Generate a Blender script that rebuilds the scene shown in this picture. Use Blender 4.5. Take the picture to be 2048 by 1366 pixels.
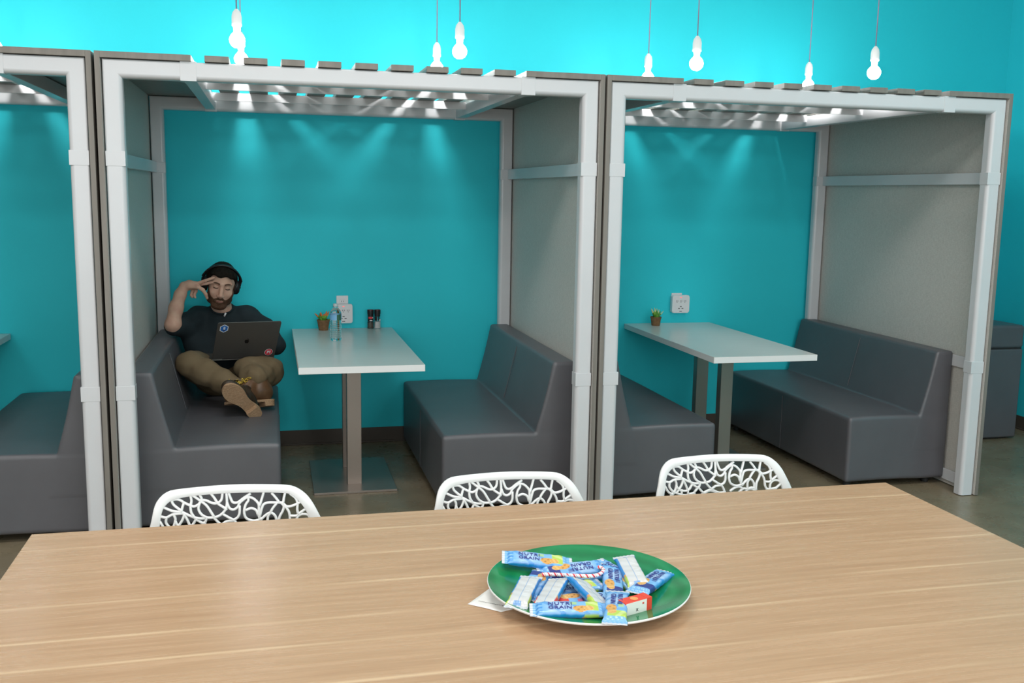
import bpy, bmesh, math, random
import numpy as np
from mathutils import Vector, Matrix, Euler

C = bpy.context.scene.collection
SC = bpy.context.scene
for o in list(bpy.data.objects):
    bpy.data.objects.remove(o)

# ------------------------------------------------------------------ camera
cam_d = bpy.data.cameras.new('camera'); cam = bpy.data.objects.new('camera', cam_d); C.objects.link(cam)
RT = Vector((0.97127653, -0.23739514, 0.01629252)); UP = Vector((0.01960714, 0.14808092, 0.98878087)); FW = Vector((0.23714438, 0.9600602, -0.14848216))
cam.matrix_world = Matrix(((RT.x, UP.x, -FW.x, 0.66806), (RT.y, UP.y, -FW.y, -4.51765), (RT.z, UP.z, -FW.z, 1.61753), (0, 0, 0, 1)))
cam_d.sensor_width = 36; cam_d.lens = 1965.706 / 2048 * 36
cam_d.clip_start = 0.05
SC.camera = cam

# ------------------------------------------------------------------ world, lamps, exposure
w = bpy.data.worlds.new('world'); SC.world = w; w.use_nodes = True
w.node_tree.nodes['Background'].inputs[0].default_value = (0.9, 0.95, 1, 1)
w.node_tree.nodes['Background'].inputs[1].default_value = 0.25
SC.view_settings.view_transform = 'Standard'; SC.view_settings.look = 'None'
SC.view_settings.exposure = 0.0; SC.view_settings.gamma = 1; SC.view_settings.use_curve_mapping = False

def area(name, loc, sx, sy, power, col=(1, 0.97, 0.93), rot=(0, 0, 0)):
    l = bpy.data.lights.new(name, 'AREA'); l.shape = 'RECTANGLE'; l.size = sx; l.size_y = sy; l.energy = power; l.color = col
    o = bpy.data.objects.new(name, l); C.objects.link(o); o.location = loc; o.rotation_euler = rot
    return o
CEIL_Z = 3.6
LAMPW = 34
for lx, ly in ((-2.2, -1.7), (0.9, -1.7), (4.0, -1.7), (-2.2, -4.2), (0.9, -4.2), (4.0, -4.2), (-0.6, -6.6), (2.5, -6.6)):
    area('ceiling_lamp', (lx, ly, CEIL_Z - 0.04), 1.2, 0.6, LAMPW, (1, 0.975, 0.95))
BULB_E = 155.0
area('front_fill_light', (0.5, -7.8, 1.9), 9.0, 2.2, 165, (0.93, 0.97, 1.0), (math.radians(90), 0, 0))  # added fill lamp behind the camera to brighten the booths; no window built there

# ------------------------------------------------------------------ materials
def mat(name, col, rough=0.5, metal=0, spec=0.5, coat=0, trans=0, ior=1.45, emis=None, es=0, sub=0):
    m = bpy.data.materials.new(name); m.use_nodes = True
    b = m.node_tree.nodes['Principled BSDF']
    b.inputs['Base Color'].default_value = (*col, 1); b.inputs['Roughness'].default_value = rough
    b.inputs['Metallic'].default_value = metal; b.inputs['Specular IOR Level'].default_value = spec
    b.inputs['Coat Weight'].default_value = coat; b.inputs['Coat Roughness'].default_value = 0.08
    b.inputs['Transmission Weight'].default_value = trans; b.inputs['IOR'].default_value = ior
    if sub:
        b.inputs['Subsurface Weight'].default_value = sub; b.inputs['Subsurface Radius'].default_value = (0.01, 0.004, 0.002)
        b.inputs['Subsurface Scale'].default_value = 0.6
    if emis:
        b.inputs['Emission Color'].default_value = (*emis, 1); b.inputs['Emission Strength'].default_value = es
    return m
def nd(m, t, **k):
    n = m.node_tree.nodes.new(t)
    for a, v in k.items(): setattr(n, a, v)
    return n
def lk(m, a, b): m.node_tree.links.new(a, b)
def coords(m, scale=(1, 1, 1), kind='Object'):
    tc = nd(m, 'ShaderNodeTexCoord'); mp = nd(m, 'ShaderNodeMapping'); mp.inputs['Scale'].default_value = scale
    lk(m, tc.outputs[kind], mp.inputs[0]); return mp.outputs[0]
def noise(m, vec, scale, detail=4, rough=0.5):
    n = nd(m, 'ShaderNodeTexNoise'); n.inputs['Scale'].default_value = scale; n.inputs['Detail'].default_value = detail
    n.inputs['Roughness'].default_value = rough; lk(m, vec, n.inputs['Vector']); return n.outputs['Fac']
def ramp(m, fac, stops):
    r = nd(m, 'ShaderNodeValToRGB'); e = r.color_ramp.elements
    while len(e) < len(stops): e.new(0.5)
    for el, (p, c) in zip(e, stops): el.position = p; el.color = (*c, 1)
    lk(m, fac, r.inputs[0]); return r.outputs[0]
def setc(m, out, sock='Base Color'): lk(m, out, m.node_tree.nodes['Principled BSDF'].inputs[sock])
def bump(m, fac, strength, dist):
    b = nd(m, 'ShaderNodeBump'); b.inputs['Strength'].default_value = strength; b.inputs['Distance'].default_value = dist
    lk(m, fac, b.inputs['Height']); setc(m, b.outputs[0], 'Normal')
def vary(name, c0, c1, scale, rough=0.5, bs=0, bd=0.001, sv=(1, 1, 1), detail=5, **k):
    m = mat(name, c0, rough, **k); v = coords(m, sv); f = noise(m, v, scale, detail)
    setc(m, ramp(m, f, [(0.3, c0), (0.7, c1)]))
    if bs: bump(m, f, bs, bd)
    return m

M = {}
M['teal'] = vary('teal_wall_paint', (0.028, 0.60, 0.70), (0.031, 0.62, 0.72), 2.0, 0.5, spec=0.2)
wb = noise(M['teal'], coords(M['teal']), 260, 3); bump(M['teal'], wb, 0.12, 0.0006)
M['white_wall'] = vary('white_wall_paint', (0.72, 0.72, 0.7), (0.76, 0.76, 0.74), 3, 0.7)
M['ceil'] = vary('ceiling_paint', (0.7, 0.7, 0.68), (0.74, 0.74, 0.72), 3, 0.8)
M['floor'] = mat('polished_concrete', (0.1, 0.1, 0.08), 0.28, spec=0.45)
v = coords(M['floor']); f1 = noise(M['floor'], v, 1.7, 8, 0.62)
setc(M['floor'], ramp(M['floor'], f1, [(0.25, (0.15, 0.118, 0.07)), (0.55, (0.235, 0.19, 0.125)), (0.8, (0.31, 0.26, 0.185))]))
setc(M['floor'], ramp(M['floor'], noise(M['floor'], v, 6, 6), [(0.3, (0.2,) * 3), (0.8, (0.42,) * 3)]), 'Roughness')
M['base'] = mat('rubber_baseboard', (0.075, 0.062, 0.05), 0.5)
M['white_tube'] = vary('white_lacquered_tube', (0.64, 0.645, 0.67), (0.66, 0.665, 0.69), 4, 0.22, spec=0.55)
M['lam'] = vary('grey_brown_laminate', (0.2, 0.18, 0.16), (0.255, 0.23, 0.205), 30, 0.45, bs=0.05, sv=(1, 1, 0.05))
M['panel'] = mat('grey_fabric_laminate', (0.3, 0.29, 0.27), 0.42, spec=0.4)
v = coords(M['panel'], (1, 40, 5)); v2 = coords(M['panel'], (1, 8, 60))
fa = noise(M['panel'], v, 9, 5, 0.7); fb = noise(M['panel'], v2, 6, 4, 0.7)
ad = nd(M['panel'], 'ShaderNodeMath', operation='ADD'); lk(M['panel'], fa, ad.inputs[0]); lk(M['panel'], fb, ad.inputs[1])
hf = nd(M['panel'], 'ShaderNodeMath', operation='MULTIPLY'); lk(M['panel'], ad.outputs[0], hf.inputs[0]); hf.inputs[1].default_value = 0.5
setc(M['panel'], ramp(M['panel'], hf.outputs[0], [(0.3, (0.45, 0.435, 0.40)), (0.7, (0.72, 0.69, 0.65))])); bump(M['panel'], hf.outputs[0], 0.15, 0.001)
M['vinyl'] = vary('grey_vinyl_upholstery', (0.096, 0.096, 0.108), (0.108, 0.108, 0.121), 5, 0.42, spec=0.8)
fv = noise(M['vinyl'], coords(M['vinyl']), 420, 2); bump(M['vinyl'], fv, 0.1, 0.0005)
M['seam'] = mat('grey_seam_thread', (0.105, 0.105, 0.115), 0.6)
M['black'] = mat('black_plastic', (0.012, 0.012, 0.014), 0.35)
M['rubber'] = mat('black_rubber_foot', (0.02, 0.02, 0.02), 0.7)
M['table_white'] = vary('white_laminate_top', (0.62, 0.62, 0.59), (0.64, 0.64, 0.61), 6, 0.25, spec=0.6)
M['edge_white'] = mat('white_table_edge', (0.8, 0.8, 0.8), 0.4)
M['steel'] = mat('brushed_steel', (0.36, 0.31, 0.275), 0.34, metal=0.7)
vs = noise(M['steel'], coords(M['steel'], (60, 60, 0.6)), 12, 3); setc(M['steel'], ramp(M['steel'], vs, [(0.2, (0.27,) * 3), (0.8, (0.4,) * 3)]), 'Roughness')
M['chair'] = mat('white_glossy_plastic', (0.9, 0.9, 0.9), 0.28, spec=0.5)
M['porc'] = mat('white_porcelain', (0.8, 0.8, 0.8), 0.3)
M['outlet'] = mat('white_outlet_plastic', (0.74, 0.74, 0.76), 0.35)
M['slot'] = mat('dark_slot', (0.03, 0.03, 0.035), 0.5)
M['red_led'] = mat('red_indicator_light', (0.9, 0.1, 0.1), 0.4, emis=(1, 0.12, 0.12), es=1.2)
M['pot'] = vary('brown_fibre_pot', (0.16, 0.085, 0.035), (0.23, 0.13, 0.06), 60, 0.85, bs=0.3)
M['bulb'] = mat('glowing_bulb_glass', (1, 1, 1), 0.3, emis=(1, 0.985, 0.96), es=BULB_E)
M['socket'] = mat('white_ceramic_socket', (0.85, 0.85, 0.85), 0.35)
M['cord'] = mat('mauve_cloth_cord', (0.30, 0.24, 0.34), 0.8)

# wood laminate of the long table: planks along x with pale sapwood lines at the joins
m = M['wood'] = mat('blond_wood_laminate', (0.6, 0.42, 0.25), 0.33, spec=0.45)
tc = nd(m, 'ShaderNodeTexCoord')
sep = nd(m, 'ShaderNodeSeparateXYZ'); lk(m, tc.outputs['Object'], sep.inputs[0])
wav = noise(m, coords(m, (1.1, 3, 1)), 1.6, 2)
wv = nd(m, 'ShaderNodeMath', operation='MULTIPLY_ADD'); lk(m, wav, wv.inputs[0]); wv.inputs[1].default_value = 0.016; lk(m, sep.outputs[1], wv.inputs[2])
YL = [-2.048, -2.220, -2.400, -2.573, -2.690, -2.850, -3.030]
acc = None
fade = noise(m, coords(m, (1.3, 9, 1)), 1.5, 2)
fr = ramp(m, fade, [(0.38, (0.12,) * 3), (0.62, (1, 1, 1))])
for yl in YL:
    d = nd(m, 'ShaderNodeMath', operation='SUBTRACT'); lk(m, wv.outputs[0], d.inputs[0]); d.inputs[1].default_value = yl + 2.53 + 0.008
    a = nd(m, 'ShaderNodeMath', operation='ABSOLUTE'); lk(m, d.outputs[0], a.inputs[0])
    r = nd(m, 'ShaderNodeMapRange'); lk(m, a.outputs[0], r.inputs[0]); r.inputs[1].default_value = 0.0; r.inputs[2].default_value = 0.0075
    r.inputs[3].default_value = 1; r.inputs[4].default_value = 0
    if acc is None: acc = r.outputs[0]
    else:
        x_ = nd(m, 'ShaderNodeMath', operation='MAXIMUM'); lk(m, acc, x_.inputs[0]); lk(m, r.outputs[0], x_.inputs[1]); acc = x_.outputs[0]
mu = nd(m, 'ShaderNodeMath', operation='MULTIPLY'); lk(m, acc, mu.inputs[0]); lk(m, fr, mu.inputs[1])
dist = nd(m, 'ShaderNodeVectorMath', operation='ADD'); lk(m, tc.outputs['Object'], dist.inputs[0])
nz = nd(m, 'ShaderNodeTexNoise'); nz.inputs['Scale'].default_value = 1.1; nz.inputs['Detail'].default_value = 2; lk(m, tc.outputs['Object'], nz.inputs['Vector'])
sc_ = nd(m, 'ShaderNodeVectorMath', operation='SCALE'); sc_.inputs['Scale'].default_value = 0.07; lk(m, nz.outputs['Color'], sc_.inputs[0]); lk(m, sc_.outputs[0], dist.inputs[1])
mp = nd(m, 'ShaderNodeMapping'); mp.inputs['Scale'].default_value = (1.0, 26, 1); lk(m, dist.outputs[0], mp.inputs[0])
g1 = noise(m, mp.outputs[0], 2.2, 8, 0.62)
mp2 = nd(m, 'ShaderNodeMapping'); mp2.inputs['Scale'].default_value = (2.5, 120, 1); lk(m, dist.outputs[0], mp2.inputs[0])
g2 = noise(m, mp2.outputs[0], 2.0, 4, 0.6)
cA = ramp(m, g1, [(0.25, (0.42, 0.25, 0.142)), (0.45, (0.48, 0.30, 0.175)), (0.62, (0.515, 0.33, 0.198)), (0.8, (0.55, 0.36, 0.222))])
cB = ramp(m, g2, [(0.3, (0.90, 0.89, 0.88)), (0.6, (1, 1, 1))])
mx = nd(m, 'ShaderNodeMix', data_type='RGBA', blend_type='MULTIPLY'); mx.inputs[0].default_value = 1; lk(m, cA, mx.inputs[6]); lk(m, cB, mx.inputs[7])
mx2 = nd(m, 'ShaderNodeMix', data_type='RGBA'); lk(m, mu.outputs[0], mx2.inputs[0]); lk(m, mx.outputs[2], mx2.inputs[6]); mx2.inputs[7].default_value = (0.66, 0.475, 0.30, 1)
setc(m, mx2.outputs[2])
setc(m, ramp(m, g1, [(0.3, (0.25,) * 3), (0.7, (0.29,) * 3)]), 'Roughness')

# ------------------------------------------------------------------ helpers
def tag(o, label=None, cat=None, group=None, kind=None):
    if label: o['label'] = label
    if cat: o['category'] = cat
    if group: o['group'] = group
    if kind: o['kind'] = kind
    return o
def empty(name, loc=(0, 0, 0), rz=0, label=None, cat=None, group=None):
    o = bpy.data.objects.new(name, None); C.objects.link(o); o.location = loc; o.rotation_euler = (0, 0, rz); o.empty_display_size = 0.1
    return tag(o, label, cat, group)
def obj(name, bm, m, parent=None, smooth=False, ang=None):
    me = bpy.data.meshes.new(name)
    bmesh.ops.recalc_face_normals(bm, faces=bm.faces[:])
    bm.to_mesh(me); bm.free()
    o = bpy.data.objects.new(name, me); C.objects.link(o)
    for mm in (m if isinstance(m, (list, tuple)) else [m]): me.materials.append(mm)
    if smooth or ang:
        me.shade_smooth()
        if ang:
            me.set_sharp_from_angle(angle=math.radians(ang)); wn = o.modifiers.new('normals', 'WEIGHTED_NORMAL'); wn.keep_sharp = True; wn.weight = 80
    if parent: o.parent = parent
    return o
def copy_tree(o, parent=None):
    c = o.copy(); C.objects.link(c)
    if parent: c.parent = parent
    for ch in list(o.children): copy_tree(ch, c)
    return c
def box(bm, x0, x1, y0, y1, z0, z1, bev=0, seg=2, mi=0):
    g = bmesh.ops.create_cube(bm, size=1)['verts']
    for q in g: q.co = Vector(((x0 + x1) / 2 + q.co.x * (x1 - x0), (y0 + y1) / 2 + q.co.y * (y1 - y0), (z0 + z1) / 2 + q.co.z * (z1 - z0)))
    fs = set(f for q in g for f in q.link_faces)
    for f in fs: f.material_index = mi
    if bev:
        es = list(set(e for q in g for e in q.link_edges))
        bmesh.ops.bevel(bm, geom=es, offset=bev, segments=seg, affect='EDGES', profile=0.5)
def boxo(name, dims, m, parent=None, bev=0, seg=2):
    bm = bmesh.new(); box(bm, *dims, bev=bev, seg=seg); return obj(name, bm, m, parent, ang=35)
def lathe(bm, prof, n=24, loc=(0, 0, 0), mi=0, cap=True):
    rings = []
    for r, z in prof:
        rings.append([bm.verts.new((loc[0] + r * math.cos(2 * math.pi * k / n), loc[1] + r * math.sin(2 * math.pi * k / n), loc[2] + z)) for k in range(n)])
    for a, b in zip(rings, rings[1:]):
        for k in range(n):
            f = bm.faces.new((a[k], a[(k + 1) % n], b[(k + 1) % n], b[k])); f.material_index = mi
    if cap:
        for rg in (rings[0], rings[-1]):
            f = bm.faces.new(rg); f.material_index = mi
    return rings
def tube(bm, pts, r, n=8, mi=0, flat=None, closed=False, cap=True):
    pts = [Vector(p) for p in pts]; rings = []; L = len(pts)
    up = Vector((0, 0, 1))
    for i, p in enumerate(pts):
        a = pts[(i - 1) % L] if (closed or i > 0) else p; b = pts[(i + 1) % L] if (closed or i < L - 1) else p
        t = (b - a).normalized() if (b - a).length > 1e-9 else Vector((0, 0, 1))
        ref = Vector(flat) if flat else (up if abs(t.dot(up)) < 0.95 else Vector((1, 0, 0)))
        s = t.cross(ref).normalized(); u = s.cross(t).normalized()
        ri = r[i] if isinstance(r, list) else r
        ra, rb = ri if isinstance(ri, (list, tuple)) else (ri, ri)
        rings.append([bm.verts.new(p + s * ra * math.cos(2 * math.pi * k / n) + u * rb * math.sin(2 * math.pi * k / n)) for k in range(n)])
    pairs = list(zip(rings, rings[1:])) + ([(rings[-1], rings[0])] if closed else [])
    for a, b in pairs:
        for k in range(n):
            f = bm.faces.new((a[k], a[(k + 1) % n], b[(k + 1) % n], b[k])); f.material_index = mi
    if cap and not closed:
        for rg in (rings[0], rings[-1]):
            f = bm.faces.new(rg); f.material_index = mi
def smooth_path(pts, k=4):
    P = [Vector(p) for p in pts]
    if len(P) < 3: return P
    out = []
    for i in range(len(P) - 1):
        p0 = P[max(i - 1, 0)]; p1 = P[i]; p2 = P[i + 1]; p3 = P[min(i + 2, len(P) - 1)]
        for j in range(k):
            t = j / k
            out.append(0.5 * ((2 * p1) + (-p0 + p2) * t + (2 * p0 - 5 * p1 + 4 * p2 - p3) * t * t + (-p0 + 3 * p1 - 3 * p2 + p3) * t ** 3))
    out.append(P[-1]); return out
def poly_extrude(bm, pts2, d, to3, mi=0):
    a = [bm.verts.new(to3(u, v_, 0)) for u, v_ in pts2]; b = [bm.verts.new(to3(u, v_, d)) for u, v_ in pts2]
    bm.faces.new(a).material_index = mi; bm.faces.new(b[::-1]).material_index = mi
    n = len(a)
    for i in range(n): bm.faces.new((a[i], b[i], b[(i + 1) % n], a[(i + 1) % n])).material_index = mi
def text_mesh(name, s, size, m, parent, extrude=0.0003, align='CENTER', spacing=1.0, fn=None, bold=0.0):
    cu = bpy.data.curves.new(name, 'FONT'); cu.body = s; cu.size = size; cu.extrude = extrude; cu.align_x = align; cu.align_y = 'CENTER'
    cu.space_character = spacing; cu.offset = bold; cu.resolution_u = 3
    t = bpy.data.objects.new(name, cu); C.objects.link(t)
    bpy.context.view_layer.update()
    me = bpy.data.meshes.new_from_object(t.evaluated_get(bpy.context.evaluated_depsgraph_get()))
    bpy.data.objects.remove(t); bpy.data.curves.remove(cu)
    if fn:
        for q in me.vertices: q.co = fn(q.co)
    me.name = name; me.materials.clear(); me.materials.append(m)
    o = bpy.data.objects.new(name, me); C.objects.link(o); o.parent = parent
    return o

# signed distance modelling -> one continuous surface
class Field:
    def __init__(s, lo, hi, h):
        s.lo = np.array(lo, float); s.h = h
        s.n = np.ceil((np.array(hi) - s.lo) / h).astype(int) + 1
        s.F = np.full(s.n, 0.05, np.float32)
    def sub(s, lo, hi, mgn):
        a = np.clip(np.floor((np.array(lo) - mgn - s.lo) / s.h).astype(int), 0, s.n); b = np.clip(np.ceil((np.array(hi) + mgn - s.lo) / s.h).astype(int) + 1, 0, s.n)
        sl = tuple(slice(i, j) for i, j in zip(a, b))
        ax = [s.lo[i] + s.h * np.arange(a[i], b[i]) for i in range(3)]
        return sl, np.meshgrid(*ax, indexing='ij')
    def put(s, sl, d, k, op):
        A = s.F[sl]
        if A.size == 0: return
        if op == 'u':
            if k <= 0: R = np.minimum(A, d)
            else:
                h_ = np.clip(0.5 + 0.5 * (A - d) / k, 0, 1); R = A * (1 - h_) + d * h_ - k * h_ * (1 - h_)
        else:
            d = -d
            if k <= 0: R = np.maximum(A, d)
            else:
                h_ = np.clip(0.5 - 0.5 * (A - d) / k, 0, 1); R = A * (1 - h_) + d * h_ + k * h_ * (1 - h_)
        s.F[sl] = R
    def cone(s, a, b, ra, rb, k=0.01, op='u'):
        a = np.array(a, float); b = np.array(b, float); r = max(ra, rb)
        sl, (X, Y, Z) = s.sub(np.minimum(a, b) - r, np.maximum(a, b) + r, k + 0.05)
        ba = b - a; L = max((ba @ ba), 1e-12)
        t = np.clip(((X - a[0]) * ba[0] + (Y - a[1]) * ba[1] + (Z - a[2]) * ba[2]) / L, 0, 1)
        d = np.sqrt((X - a[0] - t * ba[0]) ** 2 + (Y - a[1] - t * ba[1]) ** 2 + (Z - a[2] - t * ba[2]) ** 2) - (ra + (rb - ra) * t)
        s.put(sl, d, k, op)
    def ell(s, c, r, k=0.01, op='u', R=None):
        c = np.array(c, float); r = np.array(r, float); m_ = r.max()
        sl, (X, Y, Z) = s.sub(c - m_, c + m_, k + 0.05)
        X = X - c[0]; Y = Y - c[1]; Z = Z - c[2]
        if R is not None:
            R = np.array(R); X, Y, Z = (R[0, 0] * X + R[1, 0] * Y + R[2, 0] * Z, R[0, 1] * X + R[1, 1] * Y + R[2, 1] * Z, R[0, 2] * X + R[1, 2] * Y + R[2, 2] * Z)
        k0 = np.sqrt((X / r[0]) ** 2 + (Y / r[1]) ** 2 + (Z / r[2]) ** 2); k1 = np.sqrt((X / r[0] ** 2) ** 2 + (Y / r[1] ** 2) ** 2 + (Z / r[2] ** 2) ** 2)
        d = k0 * (k0 - 1) / np.maximum(k1, 1e-9)
        s.put(sl, d, k, op)
    def chain(s, pts, rad, k=0.01):
        for i in range(len(pts) - 1): s.cone(pts[i], pts[i + 1], rad[i], rad[i + 1], k)
    def grid(s):
        ax = [s.lo[i] + s.h * np.arange(s.n[i]) for i in range(3)]
        return np.meshgrid(*ax, indexing='ij')
def surface(F, lo, h):
    S = F < 0
    n = np.array(F.shape)
    cs = [(i, j, k) for i in (0, 1) for j in (0, 1) for k in (0, 1)]
    def cut(A, c): return A[c[0]:n[0] - 1 + c[0], c[1]:n[1] - 1 + c[1], c[2]:n[2] - 1 + c[2]]
    cnt = sum(cut(S, c).astype(np.int8) for c in cs)
    act = (cnt > 0) & (cnt < 8)
    I = np.argwhere(act); idm = np.full(act.shape, -1, np.int64); idm[act] = np.arange(len(I))
    P = np.zeros((len(I), 3)); W = np.zeros(len(I))
    for c in cs:
        for ax in range(3):
            if c[ax]: continue
            c2 = list(c); c2[ax] = 1
            a = F[I[:, 0] + c[0], I[:, 1] + c[1], I[:, 2] + c[2]]; b = F[I[:, 0] + c2[0], I[:, 1] + c2[1], I[:, 2] + c2[2]]
            mk = (a < 0) != (b < 0); t = np.where(mk, a / np.where(mk, a - b, 1), 0)
            q = np.tile(np.array(c, float), (len(I), 1)); q[:, ax] = t
            P += q * mk[:, None]; W += mk
    P = (P / W[:, None] + I) * h + lo
    quads = []
    for ax in range(3):
        u, v_ = [(1, 2), (2, 0), (0, 1)][ax]
        sl0 = [slice(1, -1)] * 3; sl0[ax] = slice(0, -1); sl1 = list(sl0); sl1[ax] = slice(1, None)
        a = S[tuple(sl0)]; b = S[tuple(sl1)]
        E_ = np.argwhere(a != b)
        off = np.array([1, 1, 1]); off[ax] = 0; E_ = E_ + off
        fl = S[E_[:, 0], E_[:, 1], E_[:, 2]]
        def cid(du, dv):
            q = E_.copy(); q[:, u] += du; q[:, v_] += dv; return idm[q[:, 0], q[:, 1], q[:, 2]]
        Q = np.stack([cid(-1, -1), cid(0, -1), cid(0, 0), cid(-1, 0)], 1)
        Q[~fl] = Q[~fl][:, ::-1]
        quads.append(Q[(Q >= 0).all(1)])
    return P, np.concatenate(quads)
def sdf_obj(name, fld, m, parent=None, relax=1):
    P, Q = surface(fld.F, fld.lo, fld.h)
    me = bpy.data.meshes.new(name); me.from_pydata(P.tolist(), [], Q.tolist()); me.validate(); me.shade_smooth()
    me.materials.append(m)
    o = bpy.data.objects.new(name, me); C.objects.link(o)
    if parent: o.parent = parent
    return o
def wnoise(X, Y, Z, f, seed=0):
    r = np.random.RandomState(seed); s = 0
    for _ in range(7):
        d = r.randn(3); d /= np.linalg.norm(d); s = s + np.sin((X * d[0] + Y * d[1] + Z * d[2]) * f * r.uniform(0.6, 1.6) + r.uniform(0, 6.28))
    return s / 7

# ------------------------------------------------------------------ the room
def struct(name, dims, m):
    o = boxo(name, dims, m); o['kind'] = 'structure'; return o
XR = 5.892; YW = 1.7735
struct('floor', (-6.1, XR + 0.1, -8.1, YW + 0.1, -0.1, 0), M['floor'])
struct('ceiling', (-6.1, XR + 0.1, -8.1, YW + 0.1, CEIL_Z, CEIL_Z + 0.1), M['ceil'])
struct('wall_back', (-6.1, XR, YW, YW + 0.1, 0, CEIL_Z), M['teal'])
struct('wall_right', (XR, XR + 0.1, -8.1, YW + 0.1, 0, CEIL_Z), M['teal'])
struct('wall_left', (-6.1, -6.0, -8.0, YW, 0, CEIL_Z), M['white_wall'])
struct('wall_front', (-6.1, XR, -8.1, -8.0, 0, CEIL_Z), M['white_wall'])
bm = bmesh.new(); box(bm, -6.0, XR, YW - 0.006, YW - 0.0005, 0.0, 0.098, 0.002); box(bm, -6.0, XR, YW - 0.016, YW - 0.0005, 0.0, 0.012, 0.003)
tag(obj('baseboard_back', bm, M['base'], ang=35), kind='structure')
bm = bmesh.new(); box(bm, XR - 0.006, XR - 0.0005, -8.0, YW - 0.018, 0.0, 0.098, 0.002); box(bm, XR - 0.016, XR - 0.0005, -8.0, YW - 0.018, 0.0, 0.012, 0.003)
tag(obj('baseboard_right', bm, M['base'], ang=35), kind='structure')
# ------------------------------------------------------------------ booths
BW = 2.185; H = 2.15
def make_booth():
    t = empty('booth', (0, 0, 0), 0, 'x', 'booth')
    S = 0.026
    for s in (0, 1):
        x0, x1 = ((-0.0275, -0.006) if s == 0 else (BW + 0.006, BW + 0.0275))
        bm = bmesh.new(); box(bm, x0, x1, -0.012, 1.742, 0.004, 2.1785, 0.0008, 1)
        for f in bm.faces:
            n = f.normal
            if (s == 0 and n.x > 0.9) or (s == 1 and n.x < -0.9): f.material_index = 1
        obj('side_panel', bm, [M['lam'], M['panel']], t)
    for x0, x1 in ((-0.006, 0.357), (1.829, BW + 0.006)):
        bm = bmesh.new(); box(bm, x0, x1, -0.012, 1.742, 2.1525, 2.1785, 0.0008, 1); obj('roof_panel', bm, M['lam'], t)
    for xr in (0.512, 0.673, 0.831, 0.988, 1.149, 1.308, 1.466, 1.623, 1.779):
        bm = bmesh.new(); box(bm, xr - 0.1, xr, -0.012, 1.742, 2.1525, 2.1785, 0.001, 1); obj('roof_slat', bm, M['lam'], t)
    # white frames, front and back: posts and beam mitred
    W_ = 0.0765
    def frame(y0, y1, part):
        # cross-section: rounded inner/front edge
        for s in (0, 1):
            bm = bmesh.new()
            prof = []
            r = 0.02
            for cx, cy, a0 in ((W_ - r, y0 + r, -90), (W_ - 0.006, y1 - 0.006, 0), (0.006, y1 - 0.006, 90), (0.008, y0 + 0.008, 180)):
                rr = r if (cx == W_ - r) else (0.008 if a0 == 180 else 0.006)
                for q in range(5):
                    a = math.radians(a0 + 22.5 * q); prof.append((cx + rr * math.cos(a), cy + rr * math.sin(a)))
            n = len(prof)
            lo = [bm.verts.new((px if s == 0 else BW - px, py_, 0.004)) for px, py_ in prof]
            hi = [bm.verts.new((px if s == 0 else BW - px, py_, H - px)) for px, py_ in prof]
            for k in range(n): bm.faces.new((lo[k], lo[(k + 1) % n], hi[(k + 1) % n], hi[k]))
            bm.faces.new(lo); bm.faces.new(hi)
            obj('post', bm, M['white_tube'], t, ang=40)
        bm = bmesh.new()
        A = [bm.verts.new((px, py_, H - px)) for px, py_ in prof]; B = [bm.verts.new((BW - px, py_, H - px)) for px, py_ in prof]
        for k in range(n): bm.faces.new((A[k], A[(k + 1) % n], B[(k + 1) % n], B[k]))
        bm.faces.new(A); bm.faces.new(B)
        obj('beam', bm, M['white_tube'], t, ang=40)
    frame(0.0, 0.06, 'front'); frame(1.69, 1.742, 'back')
    # horizontal side rails between the posts
    for s in (0, 1):
        for z0, z1 in ((1.709, 1.772), (0.692, 0.757), (0.028, 0.092)):
            td = 0.03 if z0 > 1 else 0.010
            x0, x1 = (0.002, td) if s == 0 else (BW - td, BW - 0.002)
            bm = bmesh.new(); box(bm, x0, x1, 0.055, 1.70, z0, z1, 0.003); obj('side_rail', bm, M['white_tube'], t, ang=35)
            for y0, y1 in ((-0.0012, 0.0612), (1.6888, 1.739)):
                xa, xb = (-0.0015, W_ + 0.0015) if s == 0 else (BW - W_ - 0.0015, BW + 0.0015)
                if z0 < 0.1: continue
                bm = bmesh.new(); box(bm, xa, xb, y0, y1, z0 - 0.002, z1 - 0.002, 0.0015, 2); obj('clamp', bm, M['white_tube'], t, ang=35)
    # rails carrying the slats
    for x0, x1 in ((0.316, 0.371), (1.815, 1.870)):
        bm = bmesh.new(); box(bm, x0, x1, 0.055, 1.695, 2.080, 2.148, 0.003); obj('roof_rail', bm, M['white_tube'], t, ang=35)
        for y0, y1 in ((-0.0012, 0.0612), (1.6888, 1.739)):
            bm = bmesh.new(); box(bm, x0 - 0.006, x1 + 0.006, y0, y1, 2.071, 2.1525, 0.0015, 2); obj('clamp', bm, M['white_tube'], t, ang=35)
    for y0 in (0.735, 1.362):
        bm = bmesh.new(); box(bm, 0.371, 1.815, y0, y0 + 0.012, 2.108, 2.152, 0.001, 1); obj('cross_bar', bm, M['white_tube'], t)
    return t
BX = [0.0, 2.2505, -2.2525]
booth = make_booth()
blabels = ['middle open booth of white frame and grey panels around the seated person',
           'right-hand open booth of white frame and grey panels, empty table inside',
           'left-most open booth, cut off by the left edge of the photo']
for i, bx in enumerate(BX):
    b = booth if i == 0 else copy_tree(booth)
    b.location.x = bx; b['label'] = blabels[i]; b['group'] = 'row of open booths'

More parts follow.
